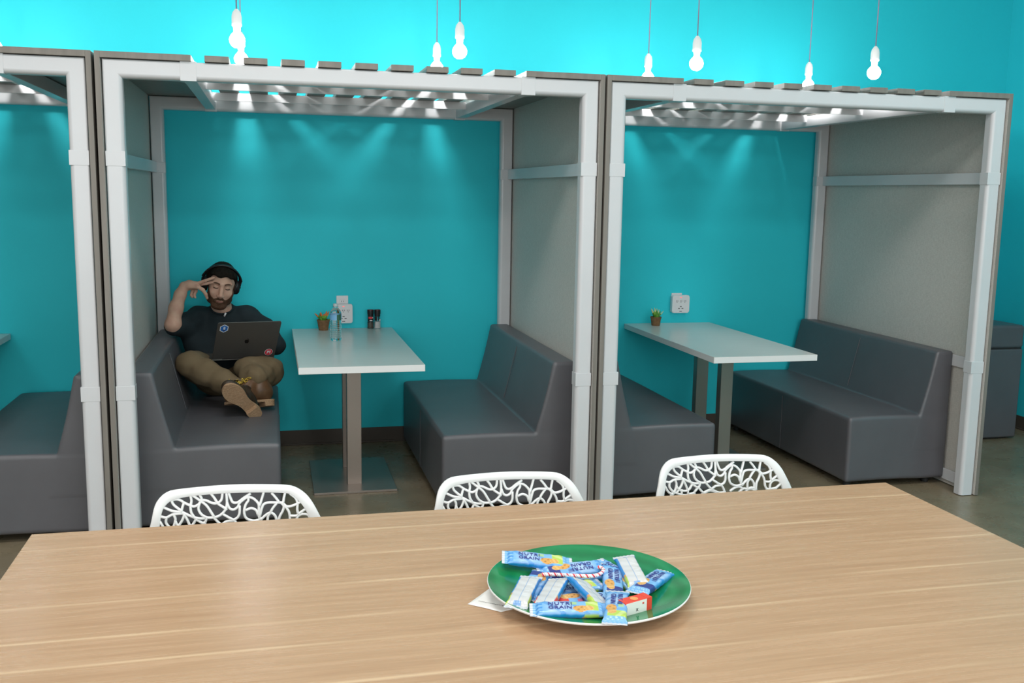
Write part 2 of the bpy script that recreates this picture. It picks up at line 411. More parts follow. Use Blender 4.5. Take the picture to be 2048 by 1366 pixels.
# bulbs hanging over the booths
def make_lamp():
    t = empty('pendant_lamp', (0, 0, 0), 0, 'x', 'pendant lamp')
    z = 2.32
    bm = bmesh.new(); lathe(bm, [(0.001, z - 0.037), (0.014, z - 0.0343), (0.0265, z - 0.0258), (0.0342, z - 0.0141), (0.037, z), (0.0352, z + 0.0115), (0.0275, z + 0.0245), (0.018, z + 0.034), (0.0138, z + 0.042)], 20)
    obj('bulb', bm, M['bulb'], t, smooth=True)
    bm = bmesh.new(); lathe(bm, [(0.0145, z + 0.042), (0.0165, z + 0.046), (0.018, z + 0.060), (0.0235, z + 0.066), (0.0245, z + 0.074), (0.0235, z + 0.079), (0.0235, z + 0.108), (0.0195, z + 0.126), (0.012, z + 0.136), (0.007, z + 0.143)], 20)
    obj('socket', bm, M['socket'], t, ang=30)
    bm = bmesh.new(); tube(bm, [(0, 0, z + 0.142), (0.0015, 0, z + 0.5), (0, 0, CEIL_Z - 0.002)], 0.0032, 8); obj('cord', bm, M['cord'], t, smooth=True)
    bm = bmesh.new(); lathe(bm, [(0.05, CEIL_Z - 0.025), (0.05, CEIL_Z - 0.001)], 20); obj('ceiling_rose', bm, M['socket'], t, ang=30)
    return t
lamp = make_lamp(); first = True
LB = [('front', 0.5), ('rear', 1.2)]
spots = [(-1.760, 'left', 'A'), (-0.690, 'right', 'A'), (0.535, 'left', 'B'), (1.612, 'right', 'B'), (2.895, 'left', 'C'), (3.966, 'right', 'C')]
nm = {'A': 'left-most booth', 'B': 'middle booth', 'C': 'right-hand booth'}
for x, side, bb in spots:
    for row, y in LB:
        l = lamp if first else copy_tree(lamp); first = False
        l.location = (x, y, 0)
        l['label'] = 'bare glowing bulb on thin cord over %s, %s of its %s pair' % (nm[bb], side, row)
        l['group'] = 'bare bulbs hanging over the booths'

# ------------------------------------------------------------------ benches
def make_bench():
    # local frame: seat front edge at x=0, back of backrest at x=.655, length along y 0..1.50
    t = empty('bench', (0, 0, 0), 0, 'x', 'bench')
    L = 1.49; h = 0.0075
    f = Field((-0.03, -0.03, 0.0), (0.71, L + 0.03, 0.82), h)
    X, Y, Z = f.grid()
    def rbox(x0, x1, y0, y1, z0, z1, r):
        qx = np.abs(X - (x0 + x1) / 2) - (x1 - x0) / 2 + r; qy = np.abs(Y - (y0 + y1) / 2) - (y1 - y0) / 2 + r; qz = np.abs(Z - (z0 + z1) / 2) - (z1 - z0) / 2 + r
        return np.sqrt(np.maximum(qx, 0) ** 2 + np.maximum(qy, 0) ** 2 + np.maximum(qz, 0) ** 2) + np.minimum(np.maximum(np.maximum(qx, qy), qz), 0) - r
    crown = 0.014 * np.clip(1 - ((X - 0.24) / 0.27) ** 2, 0, 1) * np.clip(1 - ((Y - L / 2) / (L / 2 + 0.1)) ** 4, 0, 1)
    Zs = Z; Z = Zs - crown
    seat = rbox(0, 0.687, 0, L, 0.035, 0.410, 0.017)
    Z = Zs
    X0 = X
    # backrest: wedge
    sl = 0.4815 + (Zs - 0.408) * (0.0885 / 0.362)
    wedge = np.maximum(rbox(0.40, 0.687, 0, L, 0.2, 0.777, 0.016), -(X0 - sl - 0.006 * np.sin(np.clip((Zs - .4) / .37, 0, 1) * np.pi)) * 0.97)
    edge = np.maximum(Zs - 0.775, -(X0 - sl))
    # rounded top-front edge
    a1 = -(X0 - sl) * 0.97; a2 = Zs - 0.775
    r = 0.016
    rnd = np.sqrt(np.maximum(a1 + r, 0) ** 2 + np.maximum(a2 + r, 0) ** 2) + np.minimum(np.maximum(a1, a2) + r, 0) - r
    b1 = -Y; b2 = Y - L
    by = np.maximum(b1, b2)
    rnd2 = np.sqrt(np.maximum(a1 + r, 0) ** 2 + np.maximum(by + r, 0) ** 2) + np.minimum(np.maximum(a1, by) + r, 0) - r
    wedge = np.maximum(wedge, np.maximum(rnd, rnd2))
    k = 0.004; hh = np.clip(0.5 + 0.5 * (seat - wedge) / k, 0, 1)
    f.F = (seat * (1 - hh) + wedge * hh - k * hh * (1 - hh)).astype(np.float32)
    sdf_obj('upholstery', f, M['vinyl'], t)
    bm = bmesh.new(); ym = L / 2
    tube(bm, [(0.4815 + (z - 0.408) * 0.2445 + 0.0010, ym, z) for z in (0.44, 0.55, 0.65, 0.745)], 0.0020, 8)
    obj('back_seam', bm, M['seam'], t)
    bm = bmesh.new(); tube(bm, [(-0.0005, ym, 0.05), (-0.0005, ym, 0.385)], 0.0018, 6)
    obj('seat_seam', bm, M['seam'], t)
    for fx in (0.05, 0.60):
        for fy in (0.06, L - 0.06):
            bm = bmesh.new(); lathe(bm, [(0.02, 0.0005), (0.022, 0.012), (0.022, 0.04)], 14, (fx, fy, 0)); obj('foot', bm, M['rubber'], t, ang=30)
    return t
bench = make_bench(); BL = 1.49
BY = 0.214
blist = [(1.486, BY, 0, 'grey vinyl bench on the right of the middle booth, facing the person'),
         (0.699, BY, 1, 'grey vinyl bench in the middle booth with a person sitting on it'),
         (3.790, 0.235, 0, 'grey vinyl bench against the right panel of the right-hand booth'),
         (0.737 + 2.2505, 0.245, 1, 'grey vinyl bench behind the white post at the left of the right-hand booth'),
         (1.474 - 2.2525, BY - 0.02, 0, 'grey vinyl bench in the left-most booth at the photo edge')]
for i, (x, y, flip, lab) in enumerate(blist):
    b = bench if i == 0 else copy_tree(bench)
    if flip: b.location = (x, y + BL, 0); b.rotation_euler = (0, 0, math.pi)
    else: b.location = (x, y, 0)
    if i == 2: b.scale = (0.928, 1, 1)
    b['label'] = lab; b['group'] = 'grey benches in the booths'
# block of seating beyond the right booth
t = empty('storage_bench', (5.3, 1.42, 0), 0, 'tall grey vinyl block beyond the right booth, near the side wall', 'bench')
bm = bmesh.new(); box(bm, -0.36, 0.35, -0.332, 0.31, 0.012, 0.628, 0.012, 3); obj('base', bm, M['vinyl'], t, ang=40)
bm = bmesh.new(); box(bm, -0.36, 0.35, -0.334, 0.31, 0.634, 0.792, 0.022, 4); obj('lid', bm, M['vinyl'], t, ang=40)
bm = bmesh.new(); box(bm, -0.30, 0.30, -0.30, 0.28, 0.0005, 0.014); obj('foot', bm, M['rubber'], t)
bm = bmesh.new(); box(bm, -0.352, 0.342, -0.322, 0.30, 0.626, 0.636); obj('seam', bm, M['rubber'], t)

# ------------------------------------------------------------------ booth tables
def make_table():
    t = empty('booth_table', (0, 0, 0), 0, 'x', 'table')
    bm = bmesh.new(); box(bm, -0.3145, 0.3145, 0.357, YW - 0.004, 0.719, 0.7537, 0.0012, 1)
    for f in bm.faces:
        if abs(f.normal.z) < 0.5: f.material_index = 1
    obj('tabletop', bm, [M['table_white'], M['edge_white']], t)
    for y in (0.805, 1.15):
        bm = bmesh.new(); box(bm, -0.047, 0.031, y, y + 0.055, 0.011, 0.719, 0.0015, 1); obj('leg', bm, M['steel'], t)
    bm = bmesh.new(); box(bm, -0.235, 0.212, 0.672, 1.345, 0.0005, 0.012, 0.001, 1); obj('base_plate', bm, M['steel'], t)
    bm = bmesh.new(); box(bm, -0.2, 0.18, 0.7, 1.32, 0.711, 0.719, 0.001, 1); obj('mounting_plate', bm, M['black'], t)
    return t
tb = make_table()
tlab = ['white rectangular table with steel legs in the middle booth, a bottle standing on it', 'white rectangular table with steel legs in the right-hand booth', 'white table in the left-most booth, only its corner showing at the left edge']
for i, x in enumerate((1.106, 3.324, -1.1465)):
    b = tb if i == 0 else copy_tree(tb)
    b.location.x = x; b['label'] = tlab[i]; b['group'] = 'white booth tables'
# ------------------------------------------------------------------ long wooden table in front
t = empty('long_table', (1.291, -2.53, 0), 0, 'long blond wood-grain table across the foreground, a green plate on it', 'table')
bm = bmesh.new(); box(bm, -1.221, 1.221, -0.605, 0.605, 0.718, 0.75, 0.0015, 2); obj('tabletop', bm, M['wood'], t, ang=40)
for sx in (-1, 1):
    for sy in (-1, 1):
        bm = bmesh.new(); x = sx * 0.98; y = sy * 0.30; box(bm, x - 0.03, x + 0.03, y - 0.03, y + 0.03, 0.0005, 0.665, 0.003); obj('leg', bm, M['steel'], t, ang=40)
bm = bmesh.new(); box(bm, -1.0, 1.0, -0.33, 0.33, 0.665, 0.718); obj('underframe', bm, M['black'], t)

# ------------------------------------------------------------------ lattice-back chairs
OUT = [(-225,682),(-217,714),(-208,754),(-195,776),(-177,790),(-153,796),(-75,800),(-10,801),(57,799),(137,794),(169,787),(195,770),(213,749),(228,722),(246,683)]
INN = [(-199,681),(-194,704),(-191,727),(-185,746),(-175,759),(-162,768),(-141,773),(-102,777),(-24,779),(56,777),(136,772),(157,767),(173,754),(188,736),(198,719),(206,702),(213,682)]
STRANDS = [[(-163,769),(-158,756),(-138,738)],
[(-160,770),(-144,769),(-129,759),(-114,751),(-103,748),(-90,755),(-84,766),(-88,776)],
[(-113,775),(-111,763),(-114,751)],
[(-114,751),(-112,732),(-102,715)],
[(-105,776),(-90,764),(-72,749),(-60,730),(-53,718)],
[(-85,764),(-72,762),(-56,754),(-43,753),(-32,761),(-29,776)],
[(-58,778),(-50,767),(-41,752),(-28,742),(-19,735)],
[(-181,749),(-163,740),(-145,736),(-135,734),(-115,723),(-94,715),(-79,714)],
[(-90,755),(-93,741),(-86,726),(-71,716),(-53,715),(-37,719),(-22,733),(-17,751),(-18,777)],
[(-132,757),(-135,748),(-138,736)],
[(-190,726),(-177,723),(-161,730),(-138,731)],
[(-11,777),(-7,765),(-1,753),(12,752),(28,763),(45,773)],
[(-16,751),(-10,737),(1,733),(12,740),(17,750),(31,761),(39,765)],
[(17,740),(16,721),(10,710),(-1,705)],
[(39,765),(41,756),(33,744),(29,725),(34,708),(50,700),(63,700),(74,704)],
[(42,765),(55,760),(68,745),(69,728),(69,711),(74,701)],
[(82,773),(76,754),(71,740)],
[(35,730),(48,734),(61,728),(66,716)],
[(71,711),(78,735),(84,744),(97,747),(116,746),(132,745)],
[(106,771),(116,759),(124,747)],
[(141,770),(138,758),(136,746)],
[(116,742),(107,731),(101,721)],
[(129,745),(137,736),(134,722),(125,706),(121,685)],
[(135,744),(145,734),(161,735),(178,742),(186,746)],
[(157,767),(170,756),(175,742),(174,725),(176,713)],
[(142,734),(150,721),(153,709),(154,695),(159,685)],
[(74,701),(87,713),(101,719),(112,711),(116,699),(116,682)],
[(101,719),(93,708),(92,686)],
[(154,708),(171,707),(182,715),(196,724)],
[(170,684),(173,701),(184,710),(201,709),(208,702)],
[(208,699),(200,692),(191,686)],
[(-177,722),(-178,708),(-165,691)],
[(-159,730),(-154,718),(-157,702),(-165,688)],
[(-130,729),(-136,713),(-144,701),(-155,688)],
[(-133,731),(-123,714),(-116,695)],
[(-154,711),(-147,699),(-127,693),(-111,697),(-100,713)],
[(-100,713),(-85,703),(-77,702),(-71,716)],
[(-96,684),(-79,702)],
[(-193,711),(-183,694),(-171,686)],
[(-53,715),(-40,700),(-28,690),(-20,683)],
[(-26,721),(-11,711),(2,703),(9,691),(12,681)],
[(-1,703),(-19,702),(-30,695)],
[(-57,685),(-41,691),(-28,688),(-12,682)],
[(-79,702),(-69,690),(-59,682)],
[(33,685),(47,693),(63,696),(73,690),(67,683)],
[(-137,696),(-137,682)],
[(-116,695),(-114,681)]]
def resamp(pts, n):
    P = [Vector((a, b, 0)) for a, b in pts]; L = [0]
    for a, b in zip(P, P[1:]): L.append(L[-1] + (b - a).length)
    out = []
    for i in range(n):
        s = L[-1] * i / (n - 1)
        j = max(k for k in range(len(L)) if L[k] <= s + 1e-9); j = min(j, len(P) - 2)
        out.append(P[j].lerp(P[j + 1], (s - L[j]) / max(L[j + 1] - L[j], 1e-9)))
    return out
def cback(x, z):
    return (z - 0.78) * 0.2 - 0.10 * x * x
def make_chair():
    t = empty('lattice_chair', (0, 0, 0), 0, 'x', 'chair')
    o = [(-243, 470), (-236, 560), (-230, 640)] + OUT + [(252, 650), (258, 560), (262, 470)]
    i_ = [(-212, 470), (-207, 560), (-203, 640)] + INN + [(217, 650), (224, 560), (230, 470)]
    o = [(p.x, p.y) for p in smooth_path([(a, b, 0) for a, b in o], 4)]; i_ = [(p.x, p.y) for p in smooth_path([(a, b, 0) for a, b in i_], 4)]
    N = 90; A = resamp(o, N); B = resamp(i_, N)
    bm = bmesh.new(); rings = []
    for a, b in zip(A, B):
        c = (a + b) / 2; d = (a - b) / 2; rg = []
        for k in range(12):
            th = 2 * math.pi * k / 12; cc = math.cos(th); ss = math.sin(th)
            cx_ = c.x + d.x * (abs(cc) ** 0.4) * (1 if cc >= 0 else -1); cz = c.y + d.y * (abs(cc) ** 0.4) * (1 if cc >= 0 else -1)
            x = cx_ / 1000; z = cz / 1000
            rg.append(bm.verts.new((x, cback(x, z) + 0.007 * (abs(ss) ** 0.5) * (1 if ss >= 0 else -1), z)))
        rings.append(rg)
    for a, b in zip(rings, rings[1:]):
        for k in range(12): bm.faces.new((a[k], a[(k + 1) % 12], b[(k + 1) % 12], b[k]))
    bm.faces.new(rings[0]); bm.faces.new(rings[-1])
    obj('back_frame', bm, M['chair'], t, smooth=True)
    # lattice
    bm = bmesh.new()
    rnd = random.Random(5)
    S = [list(s) for s in STRANDS]
    nodes = [(rnd.uniform(-195, 205), rnd.uniform(475, 672)) for _ in range(46)]
    nodes += [(x, 470) for x in range(-190, 220, 45)] + [(s[-1] if s[-1][1] < 700 else s[0]) for s in STRANDS if min(s[0][1], s[-1][1]) < 695] + [(-206, z) for z in (500, 560, 620)] + [(219, z) for z in (500, 560, 620)]
    done = set()
    for ii, n_ in enumerate(nodes):
        near = sorted(range(len(nodes)), key=lambda q: (nodes[q][0] - n_[0]) ** 2 + (nodes[q][1] - n_[1]) ** 2)[1:4]
        for j in near:
            kk = (min(ii, j), max(ii, j))
            if kk in done: continue
            done.add(kk); a, b = nodes[ii], nodes[j]
            mx_, mz = (a[0] + b[0]) / 2, (a[1] + b[1]) / 2; q = rnd.uniform(-0.22, 0.22)
            S.append([a, (mx_ - (b[1] - a[1]) * q, mz + (b[0] - a[0]) * q), b])
    for s in S:
        P = smooth_path([(a, b, 0) for a, b in s], 4)
        P = [P[0] + (P[0] - P[1]).normalized() * 3.0] + P[1:-1] + [P[-1] + (P[-1] - P[-2]).normalized() * 3.0]
        tube(bm, [(p.x / 1000, cback(p.x / 1000, p.y / 1000), p.y / 1000) for p in P], (0.0038, 0.0052), 8, flat=(0, 1, 0))
    obj('back_lattice', bm, M['chair'], t, smooth=True)
    # seat: curved shell reaching forward under the table
    bm = bmesh.new(); nx, ny = 16, 18; g = []
    for j in range(ny + 1):
        v_ = j / ny; row = []
        y = -0.062 - 0.43 * v_
        z = 0.455 - 0.02 * math.sin(v_ * math.pi) - (0.035 * max(0, v_ - 0.8) / 0.2) + 0.02 * max(0, 0.12 - v_) / 0.12
        wd = 0.225 - 0.02 * v_ - (0.03 * max(0, v_ - 0.85) / 0.15)
        for i in range(nx + 1):
            u = i / nx * 2 - 1; row.append(bm.verts.new((0.008 + u * wd, y, z + 0.018 * u ** 4)))
        g.append(row)
    for j in range(ny):
        for i in range(nx): bm.faces.new((g[j][i], g[j][i + 1], g[j + 1][i + 1], g[j + 1][i]))
    so = obj('seat', bm, M['chair'], t, smooth=True)
    md = so.modifiers.new('solid', 'SOLIDIFY'); md.thickness = 0.014
    for sx in (-1, 1):
        for y0, y1 in ((-0.08, 0.02), (-0.43, -0.49)):
            bm = bmesh.new(); tube(bm, [(0.008 + sx * 0.19, y0, 0.44), (0.008 + sx * 0.215, (y0 + y1) / 2, 0.22), (0.008 + sx * 0.235, y1, 0.001)], [0.017, 0.014, 0.011], 12)
            obj('leg', bm, M['chair'], t, smooth=True)
    return t
ch = make_chair()
for i, (x, y, lab) in enumerate([(0.554, -1.757, 'white lattice-back chair in front of the bench with the person'), (1.336, -1.772, 'white lattice-back chair in front of the empty bench of the middle booth'), (2.0588, -1.70, 'white lattice-back chair in front of the right-hand booth, near the table end')]):
    c = ch if i == 0 else copy_tree(ch)
    c.location = (x, y, 0); c['label'] = lab; c['group'] = 'white chairs pushed up to the long table'

# ------------------------------------------------------------------ plate
PX, PY = 1.331, -2.568
def pz_(r): return 0.7595 + 0.0235 * (r / 0.21) ** 2.2
m = M['green'] = mat('green_glaze', (0.01, 0.22, 0.07), 0.1, spec=0.45, coat=0.1)
tc = nd(m, 'ShaderNodeTexCoord'); wv_ = nd(m, 'ShaderNodeTexWave', wave_type='RINGS', rings_direction='Z'); wv_.inputs['Scale'].default_value = 7; wv_.inputs['Distortion'].default_value = 9; wv_.inputs['Detail'].default_value = 4; wv_.inputs['Detail Scale'].default_value = 0.8
lk(m, tc.outputs['Object'], wv_.inputs['Vector'])
setc(m, ramp(m, wv_.outputs['Fac'], [(0.0, (0.006, 0.17, 0.055)), (0.6, (0.008, 0.20, 0.066)), (1, (0.014, 0.235, 0.082))]))
t = empty('plate', (PX, PY, 0), 0, 'large round green plate with white rim, holding wrapped snack bars', 'plate')
t.scale = (1.025, 1.025, 1)
bm = bmesh.new()
prof = [(0.0005, pz_(0))] + [(r, pz_(r)) for r in [0.01 + 0.0128 * k for k in range(16)]] + [(0.2150, pz_(0.215))]
lathe(bm, prof, 96, cap=False); o = obj('glazed_face', bm, M['green'], t, smooth=True)
bm = bmesh.new()
lathe(bm, [(0.2148, pz_(0.215) - 0.0001), (0.2158, pz_(0.215) - 0.0004), (0.2166, pz_(0.215) - 0.0022), (0.2155, pz_(0.214) - 0.0048), (0.205, pz_(0.205) - 0.0062), (0.17, pz_(0.17) - 0.0058), (0.13, pz_(0.13) - 0.005), (0.118, 0.7508), (0.112, 0.7508), (0.108, 0.7545), (0.0005, 0.7545)], 96, cap=False)
obj('rim', bm, M['porc'], t, smooth=True)

# ------------------------------------------------------------------ wrapped bars
SB = {'blue': (0.06, 0.27, 0.66), 'lblue': (0.20, 0.45, 0.78), 'pale': (0.40, 0.56, 0.78), 'white': (0.62, 0.62, 0.62), 'navy': (0.035, 0.045, 0.24), 'green': (0.45, 0.62, 0.10), 'red': (0.75, 0.06, 0.04), 'food': (0.68, 0.36, 0.10), 'dfood': (0.38, 0.16, 0.04), 'deep': (0.0, 0.22, 0.55), 'silver': (0.62, 0.65, 0.70), 'line': (0.25, 0.42, 0.78)}
wrapm = bpy.data.materials.new('printed_foil_wrapper'); wrapm.use_nodes = True
_b = wrapm.node_tree.nodes['Principled BSDF']; _b.inputs['Roughness'].default_value = 0.26; _b.inputs['Specular IOR Level'].default_value = 0.7
_a = wrapm.node_tree.nodes.new('ShaderNodeVertexColor'); _a.layer_name = 'print'; wrapm.node_tree.links.new(_a.outputs[0], _b.inputs['Base Color'])
M['ink'] = mat('navy_printed_letters', (0.05, 0.05, 0.25), 0.4)
M['ink_white'] = mat('white_printed_letters', (0.85, 0.85, 0.85), 0.4)
def mixc(a, b, t_): t_ = max(0, min(1, t_)); return tuple(x + (y - x) * t_ for x, y in zip(a, b))
def print_front(u, v, fl):
    c = mixc(SB['lblue'], SB['pale'], 1 - (abs(u + 0.3) / 0.5) ** 2 - abs(v) * 0.25)
    c = mixc(c, SB['blue'], 0.6 * (math.sin(u * 9 + v * 3) > 0.75) + 0.5 * max(0, abs(v) - 0.75) / 0.2)
    if u < -0.80: c = mixc(SB['blue'], SB['lblue'], (math.sin(v * 11) + 1) / 2)
    f = SB[{'g': 'green', 'r': 'red', 'n': 'navy'}[fl]]
    if 0.48 < u < 0.84 and v > -0.65: c = mixc(f, (0.8, 0.85, 0.5) if fl == 'g' else f, 0.4 * (math.sin(v * 5 + u * 8) > 0.5))
    if u >= 0.84: c = SB['lblue']
    # biscuit pieces
    d1 = ((u - 0.33) / 0.24) ** 2 + ((v + 0.38) / 0.46) ** 2
    if d1 < 1: c = mixc(SB['food'], SB['dfood'], 0.8 * (math.sin(u * 31) * math.sin(v * 9) > 0.45))
    d2 = ((u - 0.56) / 0.15) ** 2 + ((v + 0.30) / 0.4) ** 2
    if d2 < 1: c = mixc(SB['food'], (0.85, 0.6, 0.25), 0.5 * (math.sin(u * 40 + v * 6) > 0))
    if abs(u - 0.12) < 0.1 and abs(v - 0.45) < 0.22: c = mixc(f, c, 0.3)
    return c
def print_back(u, v, fl):
    c = SB['white']
    if -0.10 < v < 0.0: c = mixc(SB['blue'], SB['white'], 0.35)
    if 0.1 < v < 0.7 and abs(u) < 0.75 and (int((u + 1) * 30) % 2): c = (0.60, 0.62, 0.66)
    if -0.6 < v < -0.15 and abs(u) < 0.6 and (int((u + 1) * 60) % 3 == 0): c = (0.70, 0.71, 0.75)
    if abs(u) > 0.86: c = mixc(SB['white'], SB['blue'], 0.75 if abs(v) < 0.3 else 0.0)
    return c
def wrapper(flavour, seed):
    L = 0.066; fin = 0.013; Wd = 0.0235; rnd = random.Random(seed)
    us = [-L - fin + fin * k / 5 for k in range(5)] + [-L + 2 * L * k / 60 for k in range(61)] + [L + fin * (k + 1) / 5 for k in range(5)]
    verts = []; cols = []; ph = [rnd.uniform(0, 6) for _ in range(4)]
    KT = 34; ring = [(-1 + 2 * i / KT, 1) for i in range(KT + 1)] + [(1 - 2 * i / KT, -1) for i in range(1, KT)]
    n = len(ring)
    for ii, x in enumerate(us):
        uu = max(-1, min(1, x / L)); T_ = 0.0088 * max(0, 1 - abs(uu) ** 7) ** 0.5 if abs(x) <= L else 0
        infin = abs(x) >= L - 1e-6
        T_ = max(T_, 0.0005); ww = Wd + (0.0025 * max(0, (abs(uu) - 0.85) / 0.15)) if not infin else Wd + 0.0026
        for k, (v, sd) in enumerate(ring):
            y = v * ww; zz = sd * T_ * max(0.0, 1 - abs(v) ** 4.76) ** 0.31
            pk = 0.0010 * math.exp(-((abs(uu) - 0.93) / 0.06) ** 2) * math.sin(v * 14 + ph[2])
            wr = (0.0003 * math.sin(x * 260 + ph[0] + y * 90) + 0.0004 * math.sin(x * 90 + ph[1]) + 0.0009 * max(0, abs(v) - 0.5) * math.sin(x * 330 + ph[3])) * (T_ / 0.0088) + pk * (T_ / 0.0088)
            x_ = x
            if infin:
                zz += 0.0009 * math.sin(y * 700) * 0.5
                if k % 2 and ii in (0, len(us) - 1): x_ += 0.0009 * (-1 if x > 0 else 1)
            verts.append((x_, y, zz + wr))
            u = x / L
            if infin and abs(x) > L + 0.001: c_ = SB['silver'] if (abs(x) > L + fin * 0.45) else (SB['lblue'] if sd > 0 else SB['silver'])
            elif abs(v) > 0.955:
                c_ = SB['deep'] if u < 0.42 else (SB['navy'] if flavour == 'n' else (SB['green'] if flavour == 'g' else SB['red']))
                if u > 0.86: c_ = SB['blue']
            elif sd > 0: c_ = print_front(u, v, flavour)
            elif abs(v) > 0.78: c_ = (SB['blue'] if u < 0.35 else (SB['food'] if u < 0.5 else SB[{'g': 'green', 'r': 'red', 'n': 'navy'}[flavour]])) if v > 0 or abs(v) > 0.9 else SB['white']
            else: c_ = print_back(u, v, flavour)
            cols.append((*c_, 1))
    m_ = len(us); fs = []
    for i in range(m_ - 1):
        for k in range(n): fs.append((i * n + k, i * n + (k + 1) % n, (i + 1) * n + (k + 1) % n, (i + 1) * n + k))
    fs.append(tuple(range(n))); fs.append(tuple((m_ - 1) * n + k for k in range(n))[::-1])
    me = bpy.data.meshes.new('wrapper'); me.from_pydata(verts, [], fs); me.materials.append(wrapm); me.shade_smooth()
    at = me.color_attributes.new('print', 'FLOAT_COLOR', 'POINT')
    at.data.foreach_set('color', [q for c in cols for q in c])
    bm = bmesh.new(); bm.from_mesh(me); bmesh.ops.recalc_face_normals(bm, faces=bm.faces[:]); bm.to_mesh(me); bm.free()
    return me
PITCH = 0
BARS = [  # x, y, z, yaw, pitch, roll, tilt to the room, flavour, back up?, label
 (1.246, -2.452, 0.7910, -13, 4, 4, 10, 'g', 0, 'blue snack bar with green end resting on the rear-left of the plate'),
 (1.320, -2.492, 0.7770, 181, 2, -6, 10, 'n', 0, 'blue snack bar with upside-down lettering behind the candy cane'),
 (1.318, -2.498, 0.7670, 178, 0, 0, 14, 'r', 0, 'snack bar with a red side band, under the upside-down lettered one'),
 (1.176, -2.602, 0.7840, 243, -7, 6, 10, 'g', 1, 'snack bar lying back up, left-most on the plate, blue fin towards the paper'),
 (1.227, -2.632, 0.7880, 240, -5, 14, 8, 'r', 1, 'snack bar lying back up with a red corner, second from the left'),
 (1.307, -2.650, 0.7870, -82, -3, -24, 8, 'g', 1, 'snack bar lying back up, slanting across the middle of the plate'),
 (1.243, -2.714, 0.7865, -13, -2, 2, 6, 'g', 0, 'blue and green snack bar at the front-left of the pile, lettering upright'),
 (1.294, -2.646, 0.7720, 176, 0, 4, 12, 'r', 0, 'snack bar with a red name band under the front-left one'),
 (1.337, -2.729, 0.7900, -112, -3, 2, 4, 'g', 0, 'blue snack bar with green end pointing to the front edge of the plate'),
 (1.388, -2.566, 0.7740, -108, 2, -8, 4, 'n', 0, 'blue snack bar with navy end and biscuit picture right of the candy cane'),
 (1.438, -2.548, 0.7870, -97, -2, 8, 6, 'g', 1, 'snack bar lying back up near the rear right, on two other bars'),
 (1.468, -2.597, 0.7800, -137, -5, 6, 6, 'n', 0, 'blue snack bar with navy end, right-most on the plate'),
 (1.411, -2.528, 0.7730, -70, 0, 0, 6, 'g', 0, 'snack bar mostly hidden under the back-up bar at the rear right'),
 (1.214, -2.548, 0.7740, 60, 4, 0, 6, 'n', 0, 'snack bar with navy end and biscuit picture peeping out behind the two left bars'),
 (1.287, -2.578, 0.7680, 12, 0, 0, 6, 'g', 0, 'pale blue snack bar at the bottom of the pile in the middle of the plate'),
]
protos = {}
for i, (x, y, z, yaw, pit, rol, tilt, fl, back, lab) in enumerate(BARS):
    t = empty('snack_bar', (x, y, z), 0, lab, 'snack bar', 'wrapped snack bars on the green plate')
    if fl not in protos: protos[fl] = wrapper(fl, ord(fl))
    wo = bpy.data.objects.new('wrapper', protos[fl]); C.objects.link(wo); wo.parent = t
    t.scale = (1.03, 0.98, 1.0)
    t.rotation_euler = (Matrix.Rotation(math.radians(tilt), 3, 'X') @ Matrix.Rotation(math.radians(yaw), 3, 'Z') @ Matrix.Rotation(math.radians(pit), 3, 'Y') @ Matrix.Rotation(math.radians(rol + (180 if back else 0)), 3, 'X')).to_euler()
    if not back:
        if 'T1' not in protos:
            def hz(y): return 0.0088 * max(0.0, 1 - min(1, abs(y) / 0.0235) ** 4.76) ** 0.31
            def onb(q): return Vector((q.x - 0.019, q.y + 0.0072, q.z + 0.0013 + hz(q.y + 0.0072)))
            def onb2(q): return Vector((q.x - 0.019, q.y - 0.0072, q.z + 0.0013 + hz(q.y - 0.0072)))
            a = text_mesh('lettering', 'NUTRI', 0.0150, M['ink'], wo, fn=onb, spacing=1.15, bold=0.0001); b2_ = text_mesh('lettering', 'GRAIN', 0.0150, M['ink'], wo, fn=onb2, spacing=1.05, bold=0.0001)
            def onb3(q): return Vector((q.x + 0.044, q.y + 0.004, q.z + 0.0090))
            protos['T1'] = a.data; protos['T2'] = b2_.data
        else:
            for kk in ('T1', 'T2'):
                q = bpy.data.objects.new('lettering', protos[kk]); C.objects.link(q); q.parent = wo

# candy cane in clear film
M['cane'] = mat('striped_candy', (0.9, 0.9, 0.9), 0.2)
M['cane_red'] = mat('red_candy_stripe', (0.75, 0.05, 0.08), 0.2)
t = empty('candy_cane', (0, 0, 0), 0, 'red and white striped candy cane lying among the snack bars', 'candy')
pth = [(1.237, -2.524, 0.787), (1.262, -2.529, 0.787), (1.298, -2.540, 0.786), (1.339, -2.551, 0.786), (1.360, -2.548, 0.786), (1.378, -2.530, 0.786), (1.381, -2.513, 0.786), (1.374, -2.506, 0.786)]
pp = smooth_path(pth, 28)
bm = bmesh.new(); n = 28; Lc = 0; rings = []; prev = None
for i, p in enumerate(pp):
    a = pp[max(i - 1, 0)]; b = pp[min(i + 1, len(pp) - 1)]; tg = (b - a).normalized(); s = tg.cross(Vector((0, 0, 1))).normalized(); u = s.cross(tg)
    if prev: Lc += (p - prev).length
    prev = p
    rings.append(([bm.verts.new(p + (s * math.cos(2 * math.pi * k / n) + u * math.sin(2 * math.pi * k / n)) * 0.0042) for k in range(n)], Lc))
for (a, la), (b, lb) in zip(rings, rings[1:]):
    for k in range(n):
        f = bm.faces.new((a[k], a[(k + 1) % n], b[(k + 1) % n], b[k])); q = (la / 0.014 + k / n) % 1
        f.material_index = 1 if q < 0.28 or 0.45 < q < 0.52 else 0
bm.faces.new(rings[0][0]); bm.faces.new(rings[-1][0])
obj('candy_stick', bm, [M['cane'], M['cane_red']], t, smooth=True)
